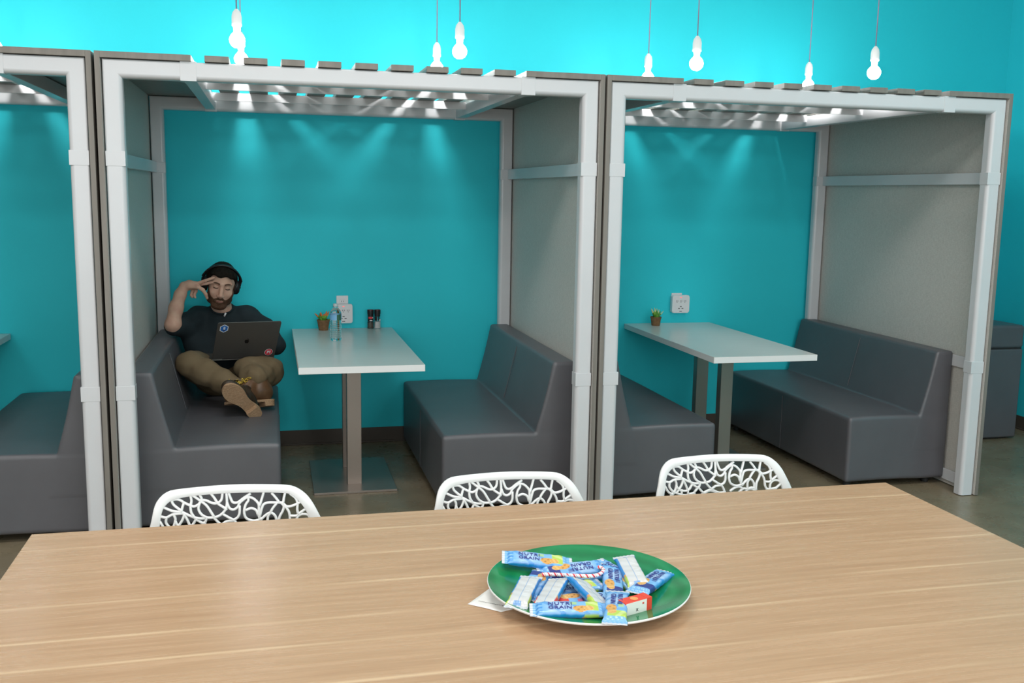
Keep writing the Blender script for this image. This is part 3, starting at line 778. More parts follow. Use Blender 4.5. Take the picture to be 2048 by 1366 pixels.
# little carton of raisins
M['box_red'] = mat('red_printed_card', (0.72, 0.07, 0.04), 0.45); M['box_white'] = mat('white_printed_card', (0.82, 0.80, 0.76), 0.45); M['box_orange'] = mat('orange_printed_card', (0.8, 0.35, 0.12), 0.45)
t = empty('snack_carton', (1.389, -2.716, 0.7705), math.radians(20), 'small red and white card carton at the front right of the snack pile', 'carton')
bm = bmesh.new(); box(bm, -0.042, 0.027, -0.012, 0.014, 0, 0.030, 0.0006, 1)
for f in bm.faces:
    n_ = f.normal
    f.material_index = 1 if n_.y < -0.8 or n_.y > 0.8 else 0
obj('card_box', bm, [M['box_red'], M['box_white']], t)
bm = bmesh.new(); box(bm, 0.0140, 0.0275, -0.0124, 0.0144, 0.0002, 0.0303); obj('red_end', bm, M['box_red'], t)
bm = bmesh.new(); bmesh.ops.create_circle(bm, cap_ends=True, segments=24, radius=0.0085, matrix=Matrix.Translation((-0.010, 0.001, 0.0304))); obj('picture_disc', bm, M['box_orange'], t)
R_ = Matrix.Rotation(math.pi / 2, 3, 'X')
text_mesh('lettering', 'X', 0.008, M['slot'], t, fn=lambda q: R_ @ q + Vector((-0.012, -0.0123, 0.011)), bold=0.0002)
text_mesh('lettering', 'M', 0.006, M['box_red'], t, fn=lambda q: R_ @ q + Vector((0.004, -0.0123, 0.022)), bold=0.0001)
# paper slip under the plate
m_pap = mat('white_paper', (0.82, 0.82, 0.80), 0.7)
bm = bmesh.new()
P4 = [(1.062, -2.566), (1.123, -2.619), (1.235, -2.580), (1.170, -2.440)]
c_ = 12; g = []
for j in range(c_ + 1):
    row = []
    for i in range(c_ + 1):
        u, v = i / c_, j / c_
        x = (1 - u) * (1 - v) * P4[0][0] + u * (1 - v) * P4[1][0] + u * v * P4[2][0] + (1 - u) * v * P4[3][0]
        y = (1 - u) * (1 - v) * P4[0][1] + u * (1 - v) * P4[1][1] + u * v * P4[2][1] + (1 - u) * v * P4[3][1]
        row.append((x, y, 0.7502 + 0.0035 * max(0, 0.35 - v) ** 1.2 * (1.2 - abs(u - 0.5))))
    g.append(row)
vt = [[bm.verts.new(q) for q in row] for row in g]
for j in range(c_):
    for i in range(c_): bm.faces.new((vt[j][i], vt[j][i + 1], vt[j + 1][i + 1], vt[j + 1][i]))
pap = obj('paper_slip', bm, m_pap, smooth=True); tag(pap, 'small white paper slip with script writing half under the plate', 'paper')
md = pap.modifiers.new('s', 'SOLIDIFY'); md.thickness = 0.0002; md.offset = 1
bm = bmesh.new()
d0 = Vector((1.087, -2.556, 0)); d1 = Vector((1.136, -2.593, 0)); n_ = 60; side = (d1 - d0).normalized().cross(Vector((0, 0, 1)))
pts = []
for i in range(n_ + 1):
    s = i / n_; am = 0.0008 + 0.0034 * max(0, s - 0.55) ** 0.8
    pts.append(d0.lerp(d1, s) + side * am * math.sin(i * 1.15) + (d1 - d0).normalized() * 0.0012 * math.cos(i * 1.15) + Vector((0, 0, 0.7521)))
tube(bm, smooth_path(pts, 2), 0.00028, 5); obj('script_writing', bm, M['slot'], pap)

# ------------------------------------------------------------------ things on the booth tables
def leafplant(loc, h_pot, r_top, r_bot, leaves, lab, potlab):
    t = empty('potted_plant', loc, 0, lab, 'potted plant', 'small potted plants on the booth tables')
    bm = bmesh.new(); lathe(bm, [(r_bot - 0.001, 0.0005), (r_bot, 0.002), (r_top - 0.003, h_pot - 0.012), (r_top - 0.001, h_pot - 0.011), (r_top, h_pot - 0.001), (r_top - 0.002, h_pot), (r_top - 0.004, h_pot - 0.002), (r_top - 0.006, h_pot - 0.01), (0.001, h_pot - 0.01)], 28)
    obj('pot', bm, M['pot'], t, ang=40)
    bm = bmesh.new(); bmesh.ops.create_circle(bm, cap_ends=True, segments=20, radius=r_top - 0.006, matrix=Matrix.Translation((0, 0, h_pot - 0.0085))); obj('soil', bm, M['soil'], t)
    for (ax, ay, L_, wd, m1, m2, curl) in leaves:
        bm = bmesh.new(); nn = 9; rw = []
        d = Vector((ax, ay, 1)).normalized(); s = d.cross(Vector((0.25, 1, 0.1))).normalized(); nrm = s.cross(d)
        base = Vector((ax * 0.01, ay * 0.01, h_pot - 0.012))
        for k in range(nn + 1):
            u = k / nn; wv = wd * (math.sin(math.pi * (0.12 + 0.86 * u)) ** 0.7) * (1 if u < 1 else 0.1)
            c = base + d * L_ * u + Vector((ax, ay, -0.3)).normalized() * curl * u * u
            rw.append([bm.verts.new(c + s * wv * math.cos(a) + nrm * (0.35 * wv) * math.sin(a)) for a in [2 * math.pi * q / 8 for q in range(8)]])
        for k in range(nn):
            for q in range(8):
                f = bm.faces.new((rw[k][q], rw[k][(q + 1) % 8], rw[k + 1][(q + 1) % 8], rw[k + 1][q])); f.material_index = 1 if k / nn > 0.5 else 0
        bm.faces.new(rw[0]); bm.faces.new(rw[-1])
        obj('leaf', bm, [M[m1], M[m2]], t, smooth=True)
    return t
M['soil'] = mat('dark_soil', (0.03, 0.02, 0.012), 0.9)
M['leaf'] = vary('green_leaf', (0.05, 0.22, 0.02), (0.12, 0.36, 0.04), 60, 0.45); M['leaf_orange'] = vary('orange_leaf_tip', (0.62, 0.14, 0.02), (0.72, 0.22, 0.05), 60, 0.45)
M['leaf_pale'] = vary('pale_leaf_tip', (0.55, 0.6, 0.25), (0.68, 0.7, 0.38), 60, 0.45); M['leaf_lite'] = mat('fresh_green_leaf', (0.2, 0.45, 0.06), 0.45)
L1 = [(-0.75, 0, 0.070, 0.006, 'leaf', 'leaf_orange', 0.006), (-0.55, -0.2, 0.05, 0.007, 'leaf_lite', 'leaf', 0), (-0.25, 0, 0.062, 0.008, 'leaf_lite', 'leaf_orange', 0), (-0.1, -0.3, 0.045, 0.008, 'leaf', 'leaf_lite', 0), (0.08, 0, 0.05, 0.008, 'leaf_lite', 'leaf_orange', 0), (0.3, 0, 0.07, 0.0075, 'leaf', 'leaf_orange', 0), (0.5, 0.1, 0.072, 0.006, 'leaf_lite', 'leaf_orange', 0), (0.2, -0.3, 0.042, 0.009, 'leaf', 'leaf_lite', 0), (-0.35, 0.2, 0.055, 0.008, 'leaf', 'leaf_orange', 0), (1.4, -0.3, 0.05, 0.004, 'leaf', 'leaf', 0.012)]
leafplant((0.983, 1.690, 0.7538), 0.067, 0.041, 0.029, L1, 'small plant with orange leaf tips in a brown pot beside the bottle', None)
L2 = [(-0.45, 0, 0.075, 0.007, 'leaf', 'leaf_pale', 0), (-0.15, 0, 0.075, 0.0065, 'leaf', 'leaf_pale', 0), (0.05, -0.1, 0.058, 0.008, 'leaf_lite', 'leaf', 0), (0.3, 0, 0.065, 0.006, 'leaf', 'leaf_pale', 0), (0.55, 0, 0.058, 0.006, 'leaf', 'leaf', 0), (0.9, 0, 0.07, 0.004, 'leaf', 'leaf_pale', 0), (-0.3, -0.2, 0.055, 0.009, 'leaf', 'leaf_lite', 0), (-0.05, 0.2, 0.06, 0.009, 'leaf', 'leaf', 0), (0.2, -0.2, 0.045, 0.008, 'leaf_lite', 'leaf', 0), (0.15, 0.2, 0.07, 0.006, 'leaf', 'leaf_pale', 0)]
leafplant((3.190, 1.650, 0.7538), 0.060, 0.038, 0.0285, L2, 'small green plant with pale tips in a brown pot in the right-hand booth', None)

# bottle
M['pet'] = mat('clear_bottle_plastic', (0.93, 0.98, 0.99), 0.04, trans=1, ior=1.22)
M['cap'] = mat('clear_white_cap', (0.75, 0.82, 0.84), 0.35, trans=0.4, ior=1.2)
t = empty('water_bottle', (1.031, 1.242, 0.7538), 0, 'clear ribbed plastic water bottle standing on the middle booth table', 'bottle')
pr = [(0.001, 0.004), (0.024, 0.0005), (0.030, 0.003), (0.033, 0.012)]
z = 0.012
for k in range(9):
    pr += [(0.0335, z + 0.004), (0.0335, z + 0.008), (0.0305, z + 0.0115)]; z += 0.0122
pr += [(0.0335, z + 0.003), (0.0335, z + 0.032), (0.0325, z + 0.036), (0.0325, z + 0.040), (0.0275, z + 0.055), (0.019, z + 0.066), (0.0135, z + 0.071), (0.0135, z + 0.074), (0.0155, z + 0.075), (0.0155, z + 0.077), (0.0125, z + 0.078), (0.0125, z + 0.080), (0.0005, z + 0.0805)]
ztop = z + 0.080
bm = bmesh.new(); lathe(bm, pr, 40, cap=False); obj('bottle_body', bm, M['pet'], t, smooth=True)
bm = bmesh.new(); zl = z + 0.001
lathe(bm, [(0.0338, zl), (0.0339, zl + 0.001), (0.0339, zl + 0.032), (0.0338, zl + 0.033)], 48, cap=False)
for f in bm.faces:
    c = f.calc_center_median(); a = math.degrees(math.atan2(c.y, c.x))
    f.material_index = 1 if -80 < a < -28 else (2 if (c.z > zl + 0.0316 or -84 < a < -80) else 0)
M['lb'] = mat('pale_blue_bottle_label', (0.25, 0.55, 0.85), 0.4, trans=0.3); M['lg'] = mat('dark_green_label_picture', (0.04, 0.14, 0.09), 0.4); M['ld'] = mat('dark_label_edge', (0.25, 0.06, 0.05), 0.4)
obj('label', bm, [M['lb'], M['lg'], M['ld']], t)
bm = bmesh.new(); lathe(bm, [(0.0135, ztop - 0.002), (0.0142, ztop), (0.0142, ztop + 0.013), (0.0125, ztop + 0.015), (0.001, ztop + 0.015)], 30); obj('cap', bm, M['cap'], t, ang=40)

# grinders
M['glass'] = mat('clear_glass_jar', (0.95, 0.97, 0.97), 0.03, trans=1, ior=1.3)
M['pepper'] = vary('dark_peppercorns', (0.03, 0.025, 0.02), (0.22, 0.2, 0.17), 240, 0.8, bs=0.6, bd=0.002); M['salt'] = vary('white_salt', (0.7, 0.7, 0.7), (0.85, 0.85, 0.85), 240, 0.7, bs=0.4, bd=0.001)
M['red_print'] = mat('red_print', (0.65, 0.04, 0.05), 0.4); M['white_print'] = mat('white_print', (0.8, 0.8, 0.8), 0.4)
def grinder(x, y, fill, lab, red):
    t = empty('spice_grinder', (x, y, 0.7538), 0, lab, 'grinder', 'two spice grinders against the wall')
    bm = bmesh.new(); lathe(bm, [(0.0185, 0.0005), (0.0195, 0.003), (0.0195, 0.052), (0.0165, 0.062), (0.0155, 0.072), (0.0165, 0.080)], 26); obj('jar', bm, M['glass'], t, ang=50)
    bm = bmesh.new(); hf = 0.042 if red else 0.046; lathe(bm, [(0.0172, 0.0025), (0.0176, 0.004), (0.0176, hf), (0.001, hf + 0.003)], 24); obj('contents', bm, M[fill], t, smooth=True)
    bm = bmesh.new(); lathe(bm, [(0.0175, 0.079), (0.0182, 0.081), (0.0182, 0.092), (0.0198, 0.094), (0.0205, 0.119), (0.0195, 0.122), (0.001, 0.122)], 30); obj('cap', bm, M['black'], t, ang=40)
    bm = bmesh.new(); lathe(bm, [(0.0196, 0.1195), (0.0200, 0.1212), (0.0185, 0.1222)], 30, cap=False); obj('red_ring', bm, M['red_print'], t)
    # wrap-around label on the side facing the room
    bm = bmesh.new()
    def wrap(a0, a1, z0, z1, r, mi):
        k = 10; A = [(math.radians(a0 + (a1 - a0) * i / k)) for i in range(k + 1)]
        lo = [bm.verts.new((r * math.cos(a), r * math.sin(a), z0)) for a in A]; hi = [bm.verts.new((r * math.cos(a), r * math.sin(a), z1)) for a in A]
        for i in range(k): bm.faces.new((lo[i], lo[i + 1], hi[i + 1], hi[i])).material_index = mi
    if red: wrap(-150, -30, 0.047, 0.079, 0.0199, 0); wrap(-135, -55, 0.066, 0.078, 0.0202, 1); wrap(-60, -42, 0.068, 0.075, 0.0204, 2); wrap(-110, -60, 0.052, 0.057, 0.0203, 2)
    else: wrap(-165, -100, 0.053, 0.079, 0.0199, 0); wrap(-80, -62, 0.055, 0.079, 0.0199, 0); wrap(-60, -20, 0.05, 0.062, 0.0199, 2)
    o = obj('label', bm, [M['black'], M['red_print'], M['white_print']], t)
grinder(1.2795, 1.722, 'pepper', 'pepper grinder with black cap and red label, left of the salt one', True)
grinder(1.3230, 1.720, 'salt', 'salt grinder with black cap and white contents, right of the pepper one', False)

# outlets
def outlet(x0, x1, z0, z1, lab, seen):
    t = empty('wall_outlet', ((x0 + x1) / 2, YW - 0.0005, (z0 + z1) / 2), 0, lab, 'outlet', 'white wall outlets')
    w_ = (x1 - x0) / 2; h_ = (z1 - z0) / 2
    bm = bmesh.new(); box(bm, -w_, w_, -0.006, 0, -h_, h_, 0.002, 2); obj('cover_plate', bm, M['outlet'], t, ang=40)
    for dz in (0.021, -0.021):
        bm = bmesh.new(); box(bm, -0.016, 0.016, -0.0085, -0.0055, dz - 0.014, dz + 0.014, 0.001, 1); so = obj('socket_face', bm, M['outlet'], t)
        for dx in (-0.0062, 0.0062):
            bm = bmesh.new(); box(bm, dx - 0.0012, dx + 0.0012, -0.0088, -0.0084, dz - 0.004, dz + 0.005); obj('slot', bm, M['slot'], so)
    return t
def protector(x0, x1, z0, z1, lab):
    t = empty('surge_protector', ((x0 + x1) / 2, YW - 0.0095, (z0 + z1) / 2), 0, lab, 'surge protector', 'white surge protectors plugged into the wall')
    w_ = (x1 - x0) / 2; h_ = (z1 - z0) / 2
    bm = bmesh.new(); r = 0.012; prof = []
    for cx, cz, a0 in ((w_ - r, h_ - r, 0), (-w_ + r, h_ - r, 90), (-w_ + r, -h_ + r, 180), (w_ - r, -h_ + r, 270)):
        for q in range(6): a = math.radians(a0 + 18 * q); prof.append((cx + r * math.cos(a), cz + r * math.sin(a)))
    poly_extrude(bm, prof, 0.034, lambda u, v, d: (u, -d, v))
    es = [e for e in bm.edges if all(abs(q.co.y + 0.034) < 1e-5 for q in e.verts)]
    bmesh.ops.bevel(bm, geom=es, offset=0.004, segments=3, affect='EDGES')
    obj('housing', bm, M['outlet'], t, ang=40)
    for cx in (-0.034, 0.0, 0.034):
        for dx in (-0.0055, 0.0055):
            bm = bmesh.new(); box(bm, cx * 0.85 + dx - 0.0014, cx * 0.85 + dx + 0.0014, -0.0345, -0.0338, 0.017, 0.026); obj('slot', bm, M['slot'], t)
        bm = bmesh.new(); bmesh.ops.create_circle(bm, cap_ends=True, segments=12, radius=0.0024, matrix=Matrix.Translation((cx * 0.85, -0.0343, 0.0115)) @ Matrix.Rotation(math.pi / 2, 4, 'X')); obj('ground_hole', bm, M['slot'], t)
    for px_, pz0, ww in ((0, -0.017, 0.013), (-0.0125, -0.030, 0.013), (0.0125, -0.030, 0.013), (0, -0.049, 0.018)):
        bm = bmesh.new(); box(bm, px_ - ww / 2, px_ + ww / 2, -0.0345, -0.0338, pz0 - 0.0022, pz0 + 0.0022); obj('charging_port', bm, M['slot'], t)
    bm = bmesh.new(); box(bm, -0.006, 0.006, -0.0346, -0.0338, 0.044, 0.0475, 0.0003, 1); obj('indicator_light', bm, M['red_led'], t)
outlet(1.0695, 1.1435, 0.846, 0.962, 'white outlet plate rising above the surge protector in the middle booth', 1)
protector(1.0545, 1.1675, 0.790, 0.911, 'white surge protector on the wall behind the water bottle')
outlet(3.347, 3.424, 0.845, 0.960, 'white outlet plate above the surge protector in the right-hand booth', 1)
protector(3.3395, 3.4655, 0.827, 0.948, 'white surge protector on the wall right of the green plant')
# ------------------------------------------------------------------ seated person
M['skin'] = mat('skin', (0.58, 0.36, 0.27), 0.5, spec=0.35, sub=0.12)
v = coords(M['skin']); fs_ = noise(M['skin'], v, 28, 4); setc(M['skin'], ramp(M['skin'], fs_, [(0.35, (0.56, 0.33, 0.25)), (0.65, (0.62, 0.40, 0.30))]))
M['hair'] = vary('dark_brown_hair', (0.005, 0.004, 0.003), (0.014, 0.010, 0.007), 90, 0.75, bs=0.5, bd=0.002, sv=(1, 0.25, 1), spec=0.15); M['beard'] = vary('red_brown_beard', (0.055, 0.024, 0.012), (0.12, 0.055, 0.028), 260, 0.7, bs=0.7, bd=0.002)
M['shirt'] = vary('black_green_shirt_cloth', (0.006, 0.014, 0.018), (0.010, 0.020, 0.026), 14, 0.85, bs=0.2, bd=0.003); M['khaki'] = vary('khaki_trouser_cloth', (0.125, 0.088, 0.045), (0.175, 0.128, 0.072), 9, 0.85, bs=0.25, bd=0.004)
M['lips'] = mat('lips', (0.33, 0.145, 0.11), 0.5); M['brow'] = mat('brown_eyebrow_hair', (0.11, 0.055, 0.035), 0.9); M['lash'] = mat('dark_eyelashes', (0.07, 0.04, 0.03), 0.8)
P_ = empty('person', (0.40, 1.30, 0.42), 0, 'person in dark shirt and khaki trousers sitting cross-legged with laptop, hand at forehead', 'person')
PM = Matrix.Translation((-0.40, -1.30, -0.42))
def par(o, parent=P_):
    o.parent = parent
    if parent is P_: o.matrix_parent_inverse = PM
    return o
HS = 1.03
HC = Vector((0.386, 1.430, 1.068))
HR = (Matrix.Rotation(math.radians(6), 3, 'Z') @ Matrix.Rotation(math.radians(9.5), 3, 'Y') @ Matrix.Rotation(math.radians(11), 3, 'X'))
def hp(x, y, z): return tuple(HC + HR @ (Vector((x, y, z)) * HS))
def he(f, c, r, k=0.01, op='u'): f.ell(hp(*c), [q * HS for q in r], k, op, HR)
def hc(f, a, b, ra, rb, k=0.006, op='u'): f.cone(hp(*a), hp(*b), ra * HS, rb * HS, k, op)
def head_shape(f):
    he(f, (0, 0.020, 0.034), (0.077, 0.097, 0.070), 0.01)
    he(f, (0, -0.025, 0.005), (0.067, 0.072, 0.088), 0.02)
    he(f, (0, -0.030, -0.064), (0.062, 0.060, 0.053), 0.02)
    he(f, (0, -0.070, -0.103), (0.038, 0.024, 0.022), 0.018)
    for s in (-1, 1):
        he(f, (s * 0.040, -0.064, -0.030), (0.026, 0.026, 0.026), 0.02)
        he(f, (s * 0.048, -0.012, -0.075), (0.016, 0.035, 0.025), 0.02)
        hc(f, (s * 0.010, -0.095, 0.028), (s * 0.046, -0.078, 0.030), 0.009, 0.009, 0.012)
        he(f, (s * 0.031, -0.101, 0.007), (0.019, 0.014, 0.013), 0.012, 's')
        he(f, (s * 0.031, -0.077, 0.008), (0.0145, 0.0145, 0.0125), 0.003)
        hc(f, (s * 0.018, -0.0895, 0.003), (s * 0.044, -0.084, 0.003), 0.0028, 0.0024, 0.003)
        he(f, (s * 0.079, 0.010, -0.004), (0.008, 0.018, 0.030), 0.006)
        he(f, (s * 0.0125, -0.104, -0.039), (0.0095, 0.011, 0.009), 0.006)
        he(f, (s * 0.0065, -0.113, -0.049), (0.0035, 0.006, 0.003), 0.002, 's')
    hc(f, (0, -0.090, 0.018), (0, -0.113, -0.033), 0.0085, 0.0125, 0.010)
    hc(f, (0, -0.1, -0.048), (0, -0.094, -0.060), 0.006, 0.008, 0.012)
    hc(f, (-0.020, -0.086, -0.070), (0.020, -0.086, -0.070), 0.0065, 0.0065, 0.008)
    hc(f, (0, -0.092, -0.068), (0, -0.090, -0.080), 0.007, 0.0075, 0.01)
    hc(f, (-0.022, -0.099, -0.0735), (0.022, -0.099, -0.0735), 0.0022, 0.0022, 0.003, 's')
# --- body skin: head, neck, chest, both arms, hands, one surface
f = Field((0.02, 1.15, 0.42), (0.80, 1.66, 1.24), 0.0037)
head_shape(f)
f.cone((0.385, 1.49, 0.90), hp(0, 0.02, -0.06), 0.060, 0.056, 0.03)
f.ell((0.39, 1.50, 0.76), (0.14, 0.085, 0.16), 0.03); f.ell((0.39, 1.47, 0.60), (0.135, 0.10, 0.14), 0.05)
f.cone((0.26, 1.51, 0.855), (0.52, 1.51, 0.85), 0.048, 0.048, 0.03)
f.chain([(0.245, 1.50, 0.85), (0.125, 1.325, 0.838)], [0.046, 0.042], 0.02)
f.chain([(0.124, 1.315, 0.860), (0.142, 1.33, 0.945), (0.166, 1.345, 1.02), (0.187, 1.358, 1.066)], [0.040, 0.038, 0.031, 0.0245], 0.02)
f.ell((0.124, 1.312, 0.853), (0.043, 0.043, 0.037), 0.02)
# raised hand: palm bent at the wrist
f.chain([(0.188, 1.358, 1.064), (0.216, 1.352, 1.076), (0.252, 1.344, 1.075)], [0.026, 0.024, 0.021], 0.012)
f.chain([(0.205, 1.365, 1.064), (0.250, 1.362, 1.062)], [0.020, 0.016], 0.012)
f.chain([(0.262, 1.336, 1.084), (0.305, 1.322, 1.100), (0.333, 1.324, 1.110), (0.352, 1.333, 1.116)], [0.0105, 0.0088, 0.0078, 0.0066], 0.004)
f.chain([(0.266, 1.350, 1.076), (0.309, 1.338, 1.082), (0.334, 1.338, 1.088), (0.348, 1.343, 1.091)], [0.0105, 0.0088, 0.0078, 0.0064], 0.003)
f.chain([(0.216, 1.340, 1.068), (0.262, 1.326, 1.066), (0.291, 1.322, 1.048), (0.306, 1.328, 1.022), (0.312, 1.338, 0.999)], [0.014, 0.0125, 0.0105, 0.0092, 0.0078], 0.006)
f.chain([(0.252, 1.364, 1.062), (0.250, 1.372, 1.036), (0.240, 1.366, 1.014), (0.246, 1.358, 1.001)], [0.0105, 0.0092, 0.0082, 0.0068], 0.004)
f.chain([(0.234, 1.372, 1.056), (0.227, 1.380, 1.030), (0.222, 1.374, 1.012), (0.229, 1.366, 1.002)], [0.0098, 0.0084, 0.0076, 0.0064], 0.004)
# other arm, behind the lid of the laptop
f.chain([(0.535, 1.50, 0.845), (0.683, 1.338, 0.722)], [0.045, 0.038], 0.02)
f.chain([(0.683, 1.335, 0.720), (0.62, 1.300, 0.722), (0.565, 1.292, 0.732)], [0.038, 0.033, 0.026], 0.02)
f.chain([(0.565, 1.292, 0.732), (0.525, 1.298, 0.734)], [0.024, 0.022], 0.01)
for q, (dx, dy, ln) in enumerate([(-1, -0.35, 0.055), (-1, -0.05, 0.066), (-1, 0.25, 0.062), (-0.9, 0.6, 0.048)]):
    d = Vector((dx, dy, 0)).normalized(); a = Vector((0.528, 1.283 + 0.011 * q, 0.737)); b = a + d * ln * 0.55 + Vector((0, 0, 0.006)); c = b + d * ln * 0.5 + Vector((0, 0, -0.014))
    f.chain([tuple(a), tuple(b), tuple(c)], [0.0095, 0.0085, 0.007], 0.003)
f.chain([(0.555, 1.276, 0.728), (0.525, 1.262, 0.727), (0.500, 1.264, 0.722)], [0.012, 0.010, 0.008], 0.005)
body = par(sdf_obj('body', f, M['skin']))
# hair
f = Field((0.24, 1.27, 0.95), (0.54, 1.62, 1.26), 0.0032)
he(f, (0, 0.022, 0.040), (0.087, 0.104, 0.076), 0.01); he(f, (0, 0.020, 0.092), (0.045, 0.055, 0.032), 0.025)
he(f, (0.005, -0.035, 0.074), (0.064, 0.052, 0.032), 0.02)
he(f, (-0.02, -0.060, 0.072), (0.045, 0.030, 0.022), 0.015); he(f, (0.03, -0.060, 0.070), (0.040, 0.028, 0.020), 0.015)
X, Y, Z = f.grid(); Ri = np.array(HR.transposed())
dx, dy, dz = X - HC.x, Y - HC.y, Z - HC.z
lx = Ri[0, 0] * dx + Ri[0, 1] * dy + Ri[0, 2] * dz; ly = Ri[1, 0] * dx + Ri[1, 1] * dy + Ri[1, 2] * dz; lz = Ri[2, 0] * dx + Ri[2, 1] * dy + Ri[2, 2] * dz
hl = np.interp(ly, [-0.12, -0.055, -0.02, 0.0, 0.03, 0.12], [0.070, 0.064, 0.010, -0.02, -0.05, -0.06]) + 0.006 * np.sin(lx * 90)
f.F = f.F + (0.0022 * wnoise(lx * 3, ly * 0.6, lz * 1.5, 240, 3)).astype(np.float32)
f.F = np.maximum(f.F, ((hl - lz) * 0.75)).astype(np.float32)
par(sdf_obj('hair', f, M['hair']))
# beard: a thin coat over jaw, chin and upper lip
f = Field((0.28, 1.27, 0.90), (0.50, 1.50, 1.12), 0.0027)
head_shape(f)
X, Y, Z = f.grid(); dx, dy, dz = X - HC.x, Y - HC.y, Z - HC.z
lx = Ri[0, 0] * dx + Ri[0, 1] * dy + Ri[0, 2] * dz; ly = Ri[1, 0] * dx + Ri[1, 1] * dy + Ri[1, 2] * dz; lz = Ri[2, 0] * dx + Ri[2, 1] * dy + Ri[2, 2] * dz
g = f.F - 0.0042 + 0.0016 * wnoise(lx, ly, lz, 420, 5)
ax_ = np.abs(lx)
top = np.interp(ax_, [0.0, 0.016, 0.026, 0.036, 0.050, 0.062, 0.075], [-0.080, -0.080, -0.070, -0.066, -0.054, -0.028, 0.02])
lz = lz + 0.0035 * wnoise(lx, ly, lz, 160, 9); low = (lz - top) * 0.8
mus = np.maximum(np.abs(lz + 0.0600 + 0.5 * np.maximum(ax_ - 0.010, 0)) - 0.0058, ax_ - 0.034)
reg = np.minimum(low, mus); mouth = np.sqrt((lx / 0.021) ** 2 + ((lz + 0.0735) / 0.0048) ** 2) * 0.0048 - 0.0048
reg = np.maximum(reg, -mouth); reg = np.maximum(reg, ly - 0.012); reg = np.maximum(reg, -0.135 - lz)
f.F = np.maximum(g, reg).astype(np.float32)
par(sdf_obj('beard', f, M['beard']))
bm = bmesh.new(); tube(bm, smooth_path([hp(-0.019, -0.0955, -0.0722), hp(-0.006, -0.1000, -0.0705), hp(0.006, -0.1000, -0.0705), hp(0.019, -0.0955, -0.0722)], 4), (0.0030, 0.0022), 8)
tube(bm, smooth_path([hp(-0.017, -0.0940, -0.0752), hp(0, -0.0990, -0.0762), hp(0.017, -0.0940, -0.0752)], 4), (0.0030, 0.0026), 8); par(obj('lips', bm, M['lips'], smooth=True))
for s in (-1, 1):
    bm = bmesh.new(); tube(bm, smooth_path([hp(s * 0.013, -0.1030, 0.0280), hp(s * 0.030, -0.0980, 0.0330), hp(s * 0.048, -0.0845, 0.0290)], 4), [0.0042] * 4 + [0.0044] * 3 + [0.0022] * 2, 7); par(obj('eyebrow', bm, M['brow'], smooth=True))
    bm = bmesh.new(); tube(bm, smooth_path([hp(s * 0.0175, -0.0900, 0.0040), hp(s * 0.031, -0.0925, 0.0005), hp(s * 0.0445, -0.0860, 0.0035)], 4), 0.0024, 6); par(obj('eyelashes', bm, M['lash'], smooth=True))
# shirt
f = Field((0.03, 1.20, 0.42), (0.80, 1.66, 0.99), 0.0045)
f.ell((0.39, 1.50, 0.76), (0.165, 0.108, 0.165), 0.03); f.ell((0.39, 1.46, 0.59), (0.160, 0.125, 0.15), 0.06)
f.cone((0.258, 1.51, 0.862), (0.525, 1.51, 0.862), 0.068, 0.068, 0.03); f.cone((0.205, 1.43, 0.815), (0.27, 1.45, 0.66), 0.066, 0.09, 0.04)
f.cone((0.385, 1.495, 0.875), (0.385, 1.49, 0.918), 0.085, 0.064, 0.03)
f.chain([(0.250, 1.50, 0.860), (0.180, 1.40, 0.838), (0.128, 1.335, 0.838)], [0.070, 0.064, 0.055], 0.03)
f.chain([(0.53, 1.50, 0.860), (0.62, 1.42, 0.805), (0.690, 1.335, 0.722)], [0.070, 0.064, 0.054], 0.03)
f.chain([(0.690, 1.335, 0.718), (0.66, 1.315, 0.715)], [0.054, 0.050], 0.02)
X, Y, Z = f.grid(); f.F = (f.F + 0.0045 * wnoise(X * 1.0, Y, Z * 0.7, 48, 11) + 0.002 * wnoise(X, Y, Z, 110, 2)).astype(np.float32)
# opening for the raised forearm and for the neck
f.cone((0.118, 1.296, 0.868), (0.132, 1.300, 0.99), 0.052, 0.070, 0.004, 's'); f.ell((0.114, 1.285, 0.866), (0.048, 0.040, 0.043), 0.004, 's')
f.cone((0.386, 1.475, 0.925), (0.386, 1.440, 1.02), 0.058, 0.100, 0.004, 's')
shirt = par(sdf_obj('shirt', f, M['shirt']))
bm = bmesh.new(); R0 = 0.060
tube(bm, [(0.386 + 0.062 * math.cos(a), 1.470 + 0.066 * math.sin(a), 0.925 + 0.026 * math.sin(a)) for a in [2 * math.pi * k / 28 for k in range(28)]], 0.0055, 8, closed=True); par(obj('collar', bm, M['shirt'], smooth=True))
bm = bmesh.new(); tube(bm, [(0.402, 1.378, 0.888), (0.411, 1.376, 0.908)], 0.0052, 8); par(obj('collar_clip', bm, M['outlet'], smooth=True))
